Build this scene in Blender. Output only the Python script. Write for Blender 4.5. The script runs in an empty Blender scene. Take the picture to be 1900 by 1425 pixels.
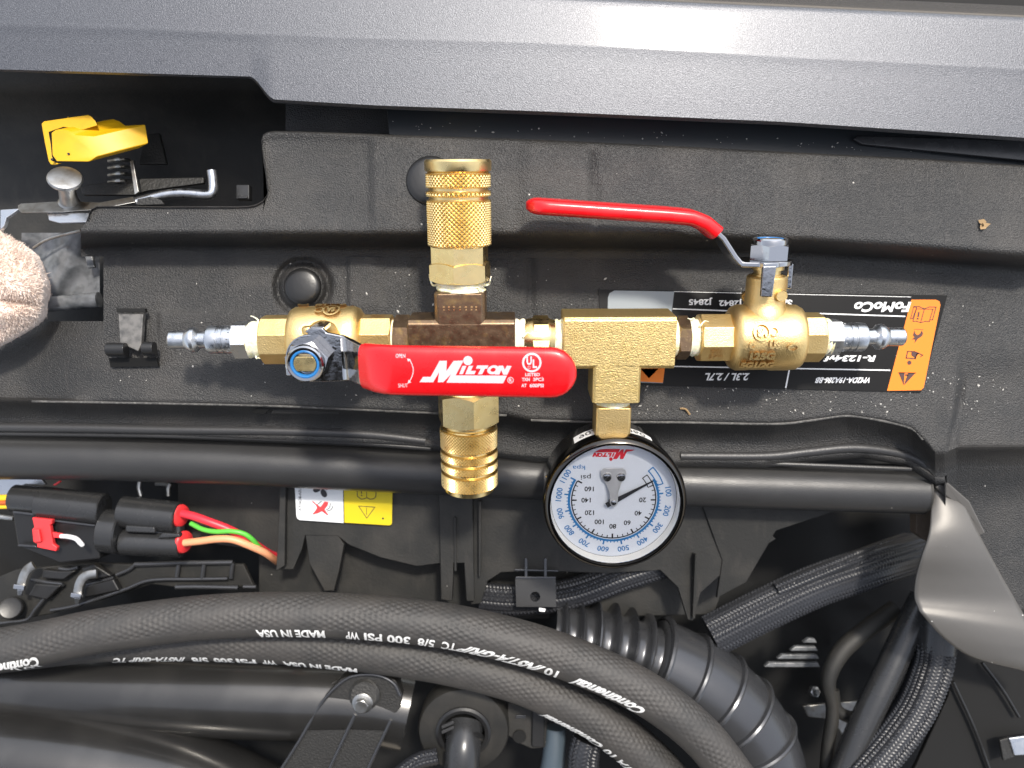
import bpy, bmesh, math, random
from mathutils import Vector, Matrix, noise
from mathutils.geometry import tessellate_polygon

random.seed(7)
scene = bpy.context.scene
S = 0.0002            # metres per unit; one unit is 0.2 mm
D = 1428.0            # camera height over the manifold axis, in units
CX, CY = 950.0, 712.5
R = math.radians

# ---------------------------------------------------------------- camera
cam_d = bpy.data.cameras.new('camera')
cam = bpy.data.objects.new('camera', cam_d)
scene.collection.objects.link(cam)
cam.location = (0, 0, D * S)
cam_d.sensor_width = 36.0
cam_d.lens = 36.0 * D / 1900.0
cam_d.clip_start = 0.01
cam_d.clip_end = 500.0
cam_d.dof.use_dof = True
cam_d.dof.focus_distance = (D - 20) * S
cam_d.dof.aperture_fstop = 13.0
scene.camera = cam

# ---------------------------------------------------------------- sky and sun
SUN_EL, SUN_ROT = 62.3, 22.7
world = bpy.data.worlds.new('World')
scene.world = world
world.use_nodes = True
wnt = world.node_tree
sky = wnt.nodes.new('ShaderNodeTexSky')
sky.sky_type = 'NISHITA'
sky.sun_disc = False
sky.sun_elevation = R(SUN_EL)
sky.sun_rotation = R(SUN_ROT)
sky.dust_density = 2.5
sky.air_density = 1.0
sky.ozone_density = 1.0
bg = wnt.nodes['Background']
bg.inputs['Strength'].default_value = 0.15
hsv = wnt.nodes.new('ShaderNodeHueSaturation')
hsv.inputs['Saturation'].default_value = 0.42      # hazy white daylight
wnt.links.new(sky.outputs[0], hsv.inputs['Color'])
wnt.links.new(hsv.outputs[0], bg.inputs['Color'])

sun_d = bpy.data.lights.new('sun', 'SUN')
sun_d.energy = 2.0
sun_d.angle = R(5.0)
sun_d.color = (1.0, 0.93, 0.82)
sun = bpy.data.objects.new('sun', sun_d)
scene.collection.objects.link(sun)
sdir = Vector((math.sin(R(SUN_ROT)) * math.cos(R(SUN_EL)), math.cos(R(SUN_ROT)) * math.cos(R(SUN_EL)), math.sin(R(SUN_EL))))
sun.rotation_euler = sdir.to_track_quat('Z', 'Y').to_euler()
sun.location = sdir * 3

scene.view_settings.view_transform = 'Standard'
scene.view_settings.look = 'None'
scene.view_settings.exposure = 1.05
scene.view_settings.gamma = 1.0
scene.render.engine = 'CYCLES'
scene.cycles.max_bounces = 8
scene.cycles.sample_clamp_indirect = 6.0
scene.cycles.use_denoising = True

# ---------------------------------------------------------------- coordinates
def U(px, py, z=0.0):
    """the point at height z seen at photograph position (px, py), in units"""
    k = (D - z) / D
    return Vector(((px - CX) * k, -(py - CY) * k, z))

# ---------------------------------------------------------------- mesh builder
class Frame:
    def __init__(s, o, z, x=None):
        s.o = Vector(o); s.z = Vector(z).normalized()
        if x is None:
            x = Vector((0, 0, 1)) if abs(s.z.z) < .9 else Vector((1, 0, 0))
        x = Vector(x); s.x = (x - s.z * x.dot(s.z)).normalized()
        s.y = s.z.cross(s.x)
    def p(s, a, b, c):
        return s.o + s.x * a + s.y * b + s.z * c

class MB:
    def __init__(s):
        s.v = []; s.f = []
    def add(s, vs, fs):
        n = len(s.v); s.v += [Vector(v) for v in vs]; s.f += [tuple(i + n for i in f) for f in fs]
        return s
    def rings(s, rings, cap0=True, cap1=True, closed=True):
        n = len(rings[0]); b = len(s.v); vs = [v for r in rings for v in r]; fs = []
        m = n if closed else n - 1
        for i in range(len(rings) - 1):
            for j in range(m):
                k = (j + 1) % n
                fs.append((i * n + j, i * n + k, (i + 1) * n + k, (i + 1) * n + j))
        if cap0: fs.append(tuple(range(n - 1, -1, -1)))
        if cap1: fs.append(tuple((len(rings) - 1) * n + j for j in range(n)))
        return s.add(vs, fs)
    def lathe(s, prof, fr, n=48, cap0=True, cap1=True, rf=None):
        rr = []
        for (r, t) in prof:
            rr.append([fr.p(r * math.cos(2 * math.pi * j / n), r * math.sin(2 * math.pi * j / n), t) for j in range(n)])
        return s.rings(rr, cap0, cap1)
    def poly_bar(s, fr, R_, t0, t1, sides=6, rot=0.0, cham0=0.0, cham1=0.0, seg=12):
        """bar of polygonal section with turned (arched) chamfers, R_ the corner radius"""
        n = sides * seg; ap = math.cos(math.pi / sides)
        ang = [rot + 2 * math.pi * j / n for j in range(n)]
        def rp(j):
            a = (2 * math.pi * j / n) % (2 * math.pi / sides) - math.pi / sides
            return R_ * ap / math.cos(a)
        lo = R_ * ap * .97
        def ring(t, rad):
            return [fr.p(rad(j) * math.cos(ang[j]), rad(j) * math.sin(ang[j]), t(j)) for j in range(n)]
        rr = []
        if cham0: rr.append(ring(lambda j: t0, lambda j: min(rp(j), lo)))
        rr.append(ring(lambda j: t0 + (rp(j) - lo) * cham0, rp))
        rr.append(ring(lambda j: t1 - (rp(j) - lo) * cham1, rp))
        if cham1: rr.append(ring(lambda j: t1, lambda j: min(rp(j), lo)))
        return s.rings(rr)
    def box(s, c, sx, sy, sz, rz=0.0, fr=None):
        c = Vector(c); ca, sa = math.cos(rz), math.sin(rz); vs = []
        for z in (-.5, .5):
            for (x, y) in ((-.5, -.5), (.5, -.5), (.5, .5), (-.5, .5)):
                X, Y = x * sx, y * sy
                q = Vector((X * ca - Y * sa, X * sa + Y * ca, z * sz))
                vs.append(c + (q if fr is None else fr.x * q.x + fr.y * q.y + fr.z * q.z))
        return s.add(vs, [(3, 2, 1, 0), (4, 5, 6, 7), (0, 1, 5, 4), (1, 2, 6, 5), (2, 3, 7, 6), (3, 0, 4, 7)])
    def prism(s, p0, p1):
        n = len(p0)
        return s.add(list(p0) + list(p1), [tuple(range(n - 1, -1, -1)), tuple(range(n, 2 * n))] +
                     [(i, (i + 1) % n, n + (i + 1) % n, n + i) for i in range(n)])
    def plate(s, pts, z, th):
        """flat slab whose upper face is seen at photograph points pts at height z"""
        top = [U(x, y, z) for x, y in pts]
        return s.prism([v - Vector((0, 0, th)) for v in top], top)
    def slab3(s, pts, th):
        """slab with an upper face through (px, py, z) points"""
        top = [U(*p) for p in pts]
        return s.prism([v - Vector((0, 0, th)) for v in top], top)
    def grid(s, rows):
        n = len(rows[0]); m = len(rows)
        return s.add([v for r in rows for v in r],
                     [(i * n + j, i * n + j + 1, (i + 1) * n + j + 1, (i + 1) * n + j) for i in range(m - 1) for j in range(n - 1)])
    def tube(s, pts, rad, n=24, step=8.0, caps=True, disp=None, flat=1.0, up=None):
        P, T, L = sweep(pts, step); rr = []
        ref = Vector(up) if up else Vector((0, 0, 1))
        tot = L[-1]
        for p, t, l in zip(P, T, L):
            x = (ref - t * ref.dot(t)); x = x.normalized() if x.length > 1e-4 else Vector((1, 0, 0))
            y = t.cross(x); ring = []
            r0 = rad(l / tot) if callable(rad) else rad
            for j in range(n):
                a = 2 * math.pi * j / n
                r = r0 + (disp(l, a) if disp else 0.0)
                ring.append(p + x * (r * flat * math.cos(a)) + y * (r * math.sin(a)))
            rr.append(ring)
        return s.rings(rr, caps, caps)

def catmull(pts, sub=16):
    P = [Vector(p) for p in pts]; out = []
    P = [P[0] * 2 - P[1]] + P + [P[-1] * 2 - P[-2]]
    for i in range(1, len(P) - 2):
        a, b, c, d = P[i - 1:i + 3]
        for k in range(sub):
            t = k / sub
            out.append(.5 * ((2 * b) + (c - a) * t + (2 * a - 5 * b + 4 * c - d) * t * t + (3 * b - a - 3 * c + d) * t ** 3))
    out.append(P[-2]); return out

def sweep(pts, step):
    C_ = catmull(pts); L = [0.0]
    for a, b in zip(C_, C_[1:]): L.append(L[-1] + (b - a).length)
    n = max(2, int(L[-1] / step)); P = []; k = 0; LL = []
    for i in range(n + 1):
        l = L[-1] * i / n
        while k < len(L) - 2 and L[k + 1] < l: k += 1
        t = (l - L[k]) / max(1e-6, L[k + 1] - L[k]); P.append(C_[k].lerp(C_[k + 1], min(1, t))); LL.append(l)
    T = []
    for i in range(len(P)):
        a = P[max(0, i - 1)]; b = P[min(len(P) - 1, i + 1)]; T.append((b - a).normalized())
    return P, T, LL

# ---------------------------------------------------------------- objects
def link(o): scene.collection.objects.link(o); return o

def thing(name, label, cat, o=(0, 0, 0), group=None, rot=None):
    e = bpy.data.objects.new(name, None); link(e)
    e.empty_display_size = .01
    e.location = Vector(o) * S
    if rot: e.rotation_euler = rot
    e['label'] = label; e['category'] = cat
    if group: e['group'] = group
    e['_o'] = tuple(o) if not rot else (0.0, 0.0, 0.0)
    return e

def build(name, mb, mat, parent=None, sharp=32.0, bevel=0.0, seg=2, label=None, kind=None, cat=None, group=None, sub=0, base=None):
    o = Vector((0, 0, 0)); q = parent
    if parent is not None:
        while q.parent is not None: q = q.parent
        o = Vector(q.get('_o', (0, 0, 0)))
    elif base is not None:
        o = Vector(base)
    me = bpy.data.meshes.new(name)
    me.from_pydata([tuple((v - o) * S) for v in mb.v], [], mb.f)
    me.validate()
    bm = bmesh.new(); bm.from_mesh(me)
    bmesh.ops.recalc_face_normals(bm, faces=bm.faces)
    bm.to_mesh(me); bm.free()
    me.materials.append(mat)
    me.polygons.foreach_set('use_smooth', [True] * len(me.polygons))
    me.set_sharp_from_angle(angle=R(sharp))
    ob = link(bpy.data.objects.new(name, me))
    if parent is not None: ob.parent = parent
    elif base is not None: ob.location = o * S
    if bevel:
        m = ob.modifiers.new('bevel', 'BEVEL'); m.width = bevel * S; m.segments = seg; m.limit_method = 'ANGLE'; m.angle_limit = R(40)
        m.use_clamp_overlap = True; m.harden_normals = True
    if sub:
        m = ob.modifiers.new('sub', 'SUBSURF'); m.levels = sub; m.render_levels = sub
    if label: ob['label'] = label
    if kind: ob['kind'] = kind
    if cat: ob['category'] = cat
    if group: ob['group'] = group
    return ob

# ---------------------------------------------------------------- lettering
_txt = {}
def text2d(body, bold=0.0, space=1.0, fine=False):
    key = (body, bold, space, fine)
    if key in _txt: return _txt[key]
    cu = bpy.data.curves.new('lettering', 'FONT'); cu.body = body; cu.size = 1.0; cu.offset = bold
    cu.space_character = space; cu.resolution_u = 3; cu.fill_mode = 'FRONT'
    ob = bpy.data.objects.new('lettering', cu); link(ob)
    bpy.context.view_layer.update()
    me = ob.evaluated_get(bpy.context.evaluated_depsgraph_get()).to_mesh()
    vs = [(v.co.x, v.co.y) for v in me.vertices]; fs = [tuple(p.vertices) for p in me.polygons]
    ob.evaluated_get(bpy.context.evaluated_depsgraph_get()).to_mesh_clear()
    bpy.data.objects.remove(ob); bpy.data.curves.remove(cu)
    x0 = min(v[0] for v in vs); x1 = max(v[0] for v in vs); y0 = min(v[1] for v in vs); y1 = max(v[1] for v in vs)
    if fine:
        bm = bmesh.new(); bv = [bm.verts.new((x, y, 0)) for x, y in vs]
        for f in fs:
            try: bm.faces.new([bv[i] for i in f])
            except ValueError: pass
        for _ in range(3):
            bmesh.ops.triangulate(bm, faces=bm.faces)
            bmesh.ops.subdivide_edges(bm, edges=[e for e in bm.edges if e.calc_length() > .16 * (y1 - y0)], cuts=1)
        bm.verts.index_update(); vs = [(v.co.x, v.co.y) for v in bm.verts]; fs = [tuple(v.index for v in f.verts) for f in bm.faces]; bm.free()
    out = ([((x - x0) / (x1 - x0), (y - y0) / (y1 - y0)) for x, y in vs], fs, (x1 - x0) / (y1 - y0))
    _txt[key] = out; return out

def put_text(mb, body, fn, bold=0.0, space=1.0, fine=False):
    """fn maps (u, v) of the unit box of the lettering to a point"""
    vs, fs, asp = text2d(body, bold, space, fine)
    mb.add([fn(u, v) for u, v in vs], fs)

def text_box(mb, body, f2, x0, y0, x1, y1, bold=0.0, space=1.0, shear=0.0, flip=False):
    """lettering fitted in the photograph box (x0, y0)-(x1, y1); flip turns it upside down"""
    def fn(u, v):
        u = u + shear * (v - .5)
        if flip: return f2(x1 + (x0 - x1) * u, y0 + (y1 - y0) * v)
        return f2(x0 + (x1 - x0) * u, y1 + (y0 - y1) * v)
    put_text(mb, body, fn, bold, space)

def fpoly(mb, f2, pts):
    vs = [f2(x, y) for x, y in pts]
    tri = tessellate_polygon([[Vector((x, y, 0)) for x, y in pts]])
    mb.add(vs, [tuple(t) for t in tri])

def fline(mb, f2, pts, w, closed=False):
    n = len(pts)
    for i in range(n if closed else n - 1):
        a = Vector(pts[i]); b = Vector(pts[(i + 1) % n]); d = (b - a).normalized(); q = Vector((-d.y, d.x)) * w / 2; e = d * w * .35
        fpoly(mb, f2, [tuple(a - e + q), tuple(b + e + q), tuple(b + e - q), tuple(a - e - q)])

def fring(mb, f2, cx, cy, r0, r1, n=40, sy=1.0):
    for i in range(n):
        a, b = 2 * math.pi * i / n, 2 * math.pi * (i + 1) / n
        mb.add([f2(cx + r * math.cos(t), cy + r * sy * math.sin(t)) for r, t in ((r0, a), (r1, a), (r1, b), (r0, b))], [(0, 1, 2, 3)])

def fdisc(mb, f2, cx, cy, r, n=28, sy=1.0):
    mb.add([f2(cx + r * math.cos(2 * math.pi * i / n), cy + r * sy * math.sin(2 * math.pi * i / n)) for i in range(n)], [tuple(range(n))])

# ---------------------------------------------------------------- materials
def make(name, col, metal=0.0, rough=.5, spec=.5, bump=(), var=None, dust=None, coat=0.0, rvar=None, aniso=None, sheen=0.0, haze_dust=None, trans=0.0, sss=0.0):
    m = bpy.data.materials.new(name); m.use_nodes = True; nt = m.node_tree; N = nt.nodes; K = nt.links
    b = N['Principled BSDF']
    b.inputs['Metallic'].default_value = metal; b.inputs['Roughness'].default_value = rough
    b.inputs['Specular IOR Level'].default_value = spec; b.inputs['Coat Weight'].default_value = coat
    b.inputs['Coat Roughness'].default_value = .08; b.inputs['Sheen Weight'].default_value = sheen
    b.inputs['Transmission Weight'].default_value = trans
    b.inputs['Subsurface Weight'].default_value = sss
    b.inputs['Subsurface Radius'].default_value = (.002, .001, .0006)
    tc = N.new('ShaderNodeTexCoord'); mp = N.new('ShaderNodeMapping')
    mp.inputs['Scale'].default_value = (1 / S, 1 / S, 1 / S); K.new(tc.outputs['Object'], mp.inputs['Vector'])
    base = mp.outputs[0]
    def tex(kind, size, stretch=None, detail=3.0):
        src = base
        if stretch:
            q = N.new('ShaderNodeMapping'); q.inputs['Scale'].default_value = stretch; K.new(base, q.inputs['Vector']); src = q.outputs[0]
        if kind == 'vor':
            t = N.new('ShaderNodeTexVoronoi'); t.inputs['Scale'].default_value = 1.0 / size; K.new(src, t.inputs['Vector']); return t
        t = N.new('ShaderNodeTexNoise'); t.inputs['Scale'].default_value = 1.0 / size; t.inputs['Detail'].default_value = detail
        K.new(src, t.inputs['Vector']); return t
    def ramp(src, lo, hi, a=0.0, c=1.0):
        r = N.new('ShaderNodeMapRange'); r.inputs[1].default_value = lo; r.inputs[2].default_value = hi
        r.inputs[3].default_value = a; r.inputs[4].default_value = c; K.new(src, r.inputs[0]); return r.outputs[0]
    def mix(fac, A, B):
        x = N.new('ShaderNodeMix'); x.data_type = 'RGBA'
        if isinstance(fac, float): x.inputs[0].default_value = fac
        else: K.new(fac, x.inputs[0])
        for i, c in ((6, A), (7, B)):
            if isinstance(c, tuple): x.inputs[i].default_value = c + (1,) if len(c) == 3 else c
            else: K.new(c, x.inputs[i])
        return x.outputs[2]
    colour = tuple(col)
    for (size, lo, hi, c2, *st) in (var or ()):
        t = tex('noise', size, st[0] if st else None)
        colour = mix(ramp(t.outputs['Fac'], lo, hi), colour, tuple(c2))
    rsock = None
    if haze_dust:
        size, lo, hi, c2 = haze_dust
        t = tex('noise', size, None, 6.0); f = ramp(t.outputs['Fac'], lo, hi, 0, 1)
        colour = mix(f, colour, tuple(c2))
    if rvar:
        size, a, c = rvar
        t = tex('noise', size); rsock = ramp(t.outputs['Fac'], .3, .7, a, c)
    if dust:
        for (cell, rad, keep, c2) in dust:
            t = tex('vor', cell); t.inputs['Randomness'].default_value = 1.0
            sep = N.new('ShaderNodeSeparateColor'); K.new(t.outputs['Color'], sep.inputs[0])
            thr = ramp(sep.outputs[0], 1 - keep, 1.0, 0.0, rad)
            f = N.new('ShaderNodeMath'); f.operation = 'LESS_THAN'; K.new(t.outputs['Distance'], f.inputs[0]); K.new(thr, f.inputs[1])
            colour = mix(f.outputs[0], colour, tuple(c2))
    if isinstance(colour, tuple): b.inputs['Base Color'].default_value = colour + (1,)
    else: K.new(colour, b.inputs['Base Color'])
    if rsock is not None: K.new(rsock, b.inputs['Roughness'])
    nrm = None
    for (kind, size, strength, dist, *st) in bump:
        t = tex(kind, size, st[0] if st else None, 2.0)
        bp = N.new('ShaderNodeBump'); bp.inputs['Strength'].default_value = strength; bp.inputs['Distance'].default_value = dist * S
        K.new(t.outputs['Distance' if kind == 'vor' else 'Fac'], bp.inputs['Height'])
        if nrm: K.new(nrm, bp.inputs['Normal'])
        nrm = bp.outputs[0]
    if nrm: K.new(nrm, b.inputs['Normal'])
    return m

DUSTC = (.42, .40, .37)
M = {}
M['cover'] = make('black_textured_plastic', (.0195, .0195, .02), rough=.47, bump=[('noise', 2.7, 1.0, 2.6), ('noise', 30, .08, 3.0)], rvar=(60, .42, .52), var=[(60, .52, .75, (.032, .030, .0285), (.35, 1, 1)), (14, .60, .8, (.034, .032, .031), (1, .2, 1))],
                  dust=[(34, .06, .35, DUSTC), (90, .035, .5, (.6, .58, .55))], haze_dust=(150, .46, .82, (.046, .043, .040)))
M['smooth'] = make('black_smooth_plastic', (.012, .012, .0125), rough=.36, bump=[('noise', 7, .12, 1.5)], rvar=(70, .3, .42), dust=[(45, .045, .3, DUSTC)])
M['gloss'] = make('black_gloss_plastic', (.045, .046, .048), metal=.45, rough=.25, bump=[('noise', 30, .08, 2)], rvar=(40, .2, .32))
M['matt'] = make('black_matt_plastic', (.014, .014, .0133), rough=.6, spec=.4, bump=[('noise', 6, .25, 2)], dust=[(40, .05, .3, DUSTC)], haze_dust=(90, .45, .85, (.036, .033, .029)), var=[(20, .58, .8, (.026, .024, .022), (1, .25, 1))])
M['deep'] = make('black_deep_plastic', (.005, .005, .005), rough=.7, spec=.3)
M['tube'] = make('black_coated_tube', (.036, .036, .037), metal=.2, rough=.38, bump=[('noise', 2.4, .3, 1.2), ('noise', 40, .1, 4)], rvar=(60, .33, .43), dust=[(50, .05, .25, DUSTC)])
M['rubber'] = make('hose_rubber', (.034, .033, .0325), rough=.6, bump=[('noise', 3.0, .3, 1.5)], haze_dust=(40, .4, .9, (.055, .051, .048)), var=[(170, .4, .65, (.046, .043, .041)), (12, .6, .8, (.024, .024, .024))])
M['paint'] = make('grey_metallic_paint', (.054, .057, .066), metal=.6, rough=.42, coat=.7, bump=[('noise', 2.0, .6, 1.0)],
                  var=[(1.7, .40, .62, (.112, .116, .130))])
M['seal'] = make('seal_rubber', (.020, .024, .028), rough=.38, dust=[(36, .05, .4, DUSTC)], bump=[('noise', 12, .12, 1.5)])
M['brass'] = make('machined_brass', (.84, .64, .30), metal=1, rough=.28, bump=[('noise', 5, .10, 1.0), ('noise', 2.2, .12, .6)], var=[(26, .5, .8, (.76, .54, .22))], rvar=(18, .22, .38))
M['cast'] = make('cast_brass', (.82, .60, .27), metal=1, rough=.43, bump=[('noise', 2.2, .5, 1.3)], var=[(30, .45, .8, (.74, .51, .20))])
M['milled'] = make('milled_brass', (.85, .64, .28), metal=1, rough=.45, bump=[('noise', 2.6, .5, 1.3), ('noise', 2.0, .45, 1.2, (.2, 1.6, 1))], var=[(4, .56, .75, (.60, .42, .14)), (24, .5, .85, (.76, .55, .21))])
M['patina'] = make('brown_patina_brass', (.20, .135, .085), metal=.9, rough=.38, bump=[('noise', 4, .15, 1.0)], var=[(22, .55, .72, (.32, .22, .10)), (3, .62, .75, (.40, .30, .18))], rvar=(14, .3, .5))
M['chrome'] = make('chrome', (.46, .46, .47), metal=1, rough=.08, bump=[('noise', 9, .14, 1.2)], rvar=(12, .05, .18))
M['zinc'] = make('zinc_plate', (.56, .58, .61), metal=1, rough=.32, bump=[('noise', 4, .18, .8)], rvar=(10, .24, .42))
M['steel'] = make('dull_steel', (.42, .42, .41), metal=1, rough=.38, bump=[('noise', 6, .2, 1)], var=[(25, .45, .7, (.25, .235, .21))])
M['red'] = make('red_vinyl', (.64, .005, .009), rough=.27, spec=.6, coat=.3, bump=[('noise', 45, .12, 3), ('noise', 9, .05, 1)], var=[(70, .5, .8, (.56, .006, .009))], rvar=(30, .22, .36))
M['print_pink'] = make('pale_print', (.80, .52, .56), rough=.45)
M['nylon'] = make('blue_nylon', (.02, .16, .42), rough=.35)
M['tape'] = make('thread_tape', (.86, .83, .66), rough=.55, bump=[('noise', 6, .5, 2.0, (1, 1, 1))], sss=.15, var=[(9, .45, .7, (.80, .76, .40))])
M['case'] = make('black_case', (.012, .011, .010), metal=.0, rough=.10, coat=1.0)
M['bezel'] = make('black_chrome', (.075, .07, .065), metal=1, rough=.16, bump=[('noise', 7, .08, 1)])
M['white'] = make('white_enamel', (.88, .87, .84), rough=.4)
M['dial'] = make('dial_white', (.60, .64, .72), rough=.5)
M['black_print'] = make('black_print', (.012, .012, .016), rough=.5)
M['blue_print'] = make('blue_print', (.008, .15, .40), rough=.5)
M['red_print'] = make('red_print', (.55, .012, .03), rough=.45)
M['white_print'] = make('white_print', (.78, .78, .78), rough=.5)
M['sticker_black'] = make('label_black', (.006, .006, .0065), rough=.42, spec=.15, dust=[(26, .06, .3, DUSTC)])
M['sticker_silver'] = make('label_silver', (.22, .25, .27), rough=.45, metal=.1)
M['orange'] = make('label_orange', (.78, .20, .012), rough=.45, spec=.3)
M['yellow'] = make('yellow_plastic', (.64, .36, .004), rough=.45, bump=[('noise', 9, .08, 1)], var=[(40, .5, .8, (.56, .30, .003))])
M['yellow_label'] = make('label_yellow', (.60, .47, .008), rough=.45, spec=.3)
M['clear'] = make('cloudy_plastic', (.15, .155, .165), rough=.26, bump=[('noise', 40, .5, 10)], var=[(30, .4, .7, (.05, .055, .06))])
M['flap'] = make('grey_satin_plastic', (.115, .11, .104), metal=.4, rough=.45, bump=[('noise', 5, .06, 1), ('noise', 50, .1, 6)], dust=[(20, .10, .4, (.7, .68, .65)), (50, .06, .5, (.8, .8, .8))])
M['pipe'] = make('dark_satin_pipe', (.062, .061, .060), metal=.75, rough=.25, coat=.4, bump=[('noise', 60, .06, 4)], var=[(120, .45, .7, (.085, .083, .08))])
M['bellow'] = make('grey_rubber_duct', (.070, .072, .078), metal=.6, rough=.27, bump=[('noise', 8, .1, 1)])
M['braid'] = make('braided_sleeve', (.022, .023, .027), rough=.36)
M['wire_red'] = make('wire_red', (.75, .03, .05), rough=.4)
M['wire_green'] = make('wire_green', (.10, .48, .05), rough=.4)
M['wire_peach'] = make('wire_peach', (.75, .33, .17), rough=.45)
M['wire_yellow'] = make('wire_yellow', (.82, .52, .02), rough=.4)
M['wire_brown'] = make('wire_brown', (.48, .10, .02), rough=.4)
M['lock_red'] = make('lock_red_plastic', (.80, .04, .045), rough=.4)
M['tie_white'] = make('white_tie', (.75, .75, .76), rough=.4)
M['fleece'] = make('beige_fleece', (.84, .72, .64), rough=.95, sheen=.3, var=[(60, .45, .75, (.68, .54, .45))])
M['leaf'] = make('dry_leaf', (.30, .20, .10), rough=.8)
M['concrete'] = make('ground_concrete', (.30, .26, .20), rough=.9, var=[(900, .35, .7, (.22, .19, .15))], bump=[('noise', 30, .5, 8)])
M['iron'] = make('dusty_iron', (.020, .0195, .0185), metal=.15, rough=.48, bump=[('noise', 5, .5, 2.5)], var=[(9, .6, .85, (.04, .038, .034))], dust=[(20, .07, .4, (.35, .32, .26))])

M['hose_print'] = make('worn_white_print', (.74, .74, .73), rough=.55, var=[(5, .60, .72, (.10, .10, .10)), (40, .5, .75, (.55, .55, .54))])
M['edge_highlight'] = make('painted_edge_highlight', (.085, .082, .078), rough=.6, var=[(30, .4, .7, (.03, .03, .03)), (6, .5, .7, (.15, .145, .135))])  # dusty grey standing in for the light caught by the cover's edge
M['satin_black'] = make('satin_black_plastic', (.05, .05, .052), metal=.35, rough=.42, bump=[('noise', 3, .35, 1.5)])
M['satin'] = make('satin_steel', (.55, .55, .56), metal=.75, rough=.42, bump=[('noise', 7, .1, 1)])

def glass_mat():
    m = bpy.data.materials.new('gauge_glass'); m.use_nodes = True; nt = m.node_tree; N = nt.nodes; K = nt.links
    N.remove(N['Principled BSDF'])
    t = N.new('ShaderNodeBsdfTransparent'); g = N.new('ShaderNodeBsdfGlossy'); g.inputs['Roughness'].default_value = .02
    f = N.new('ShaderNodeFresnel'); f.inputs[0].default_value = 1.45
    x = N.new('ShaderNodeMixShader'); K.new(f.outputs[0], x.inputs[0]); K.new(t.outputs[0], x.inputs[1]); K.new(g.outputs[0], x.inputs[2])
    K.new(x.outputs[0], N['Material Output'].inputs['Surface'])
    return m
M['glass'] = glass_mat()
# ================================================================ the brass test manifold
TILT = R(16.3)
mani = thing('air_manifold', 'brass air manifold with two red levered valves and a round pressure gauge', 'air manifold',
             (0, 84.5, 0), rot=(TILT, 0, R(0.25)))
ct, st_ = math.cos(TILT), math.sin(TILT)

def L(px, py, lz=0.0):
    """manifold coordinates (x, y) at local height lz of the point seen at (px, py)"""
    P = CY - py
    y = (P * (1 - lz * ct / D) - 84.5 + lz * st_) / (ct + P * st_ / D)
    wz = y * st_ + lz * ct
    return (px - CX) * (D - wz) / D, y

def LX(px): return px - CX
X = Vector((1, 0, 0)); Y = Vector((0, 1, 0)); Z = Vector((0, 0, 1)); O3 = Vector((0, 0, 0))
AX = Frame(O3, X, Z)       # along the manifold: x axis of the section looks at the viewer

def taper_tape(name, fr, t0, t1, r, frays=(), parent=None):
    mb = MB(); n = 40; rr = []; steps = 7
    for i in range(steps):
        t = t0 + (t1 - t0) * i / (steps - 1); ring = []
        for j in range(n):
            a = 2 * math.pi * j / n
            q = r + 1.6 * math.sin(i * 2.1 + a * 1.0) + 1.3 * noise.noise(Vector((math.cos(a) * 2, math.sin(a) * 2, i * .9 + t0)))
            ring.append(fr.p(q * math.cos(a), q * math.sin(a), t))
        rr.append(ring)
    mb.rings(rr)
    for (a, t, l, w) in frays:
        p0 = fr.p(r * math.cos(a), r * math.sin(a), t)
        out = (fr.x * math.cos(a) + fr.y * math.sin(a)); tang = (fr.y * math.cos(a) - fr.x * math.sin(a))
        pts = [p0 - out * 2, p0 + out * l * .5 + tang * w, p0 + out * l * .8 + fr.z * w * 1.5 - tang * w * .5, p0 + out * l * .9 + fr.z * w * 2.6]
        mb.tube(pts, lambda u: 2.4 * (1 - u * .7), n=6, step=3, flat=.4)
    return build(name, mb, M['tape'], parent or mani, sharp=60)

# ---------------------------------------------------------------- ball valves
GRIP = [(60, 150), (100, 192), (122, 209), (145, 219), (180, 223), (240, 227), (310, 232), (380, 237), (434, 241)]
def grip_h(a):
    for (a0, h0), (a1, h1) in zip(GRIP, GRIP[1:]):
        if a <= a1: return h0 + (h1 - h0) * (a - a0) / (a1 - a0)
    return GRIP[-1][1]
def grip_w(a):
    w = 40.0 - 3 * max(0, (130 - a) / 30)
    if a > 398: w = math.sqrt(max(0, 40 ** 2 - (a - 398) ** 2)) if a < 438 else 0
    return w

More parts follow.
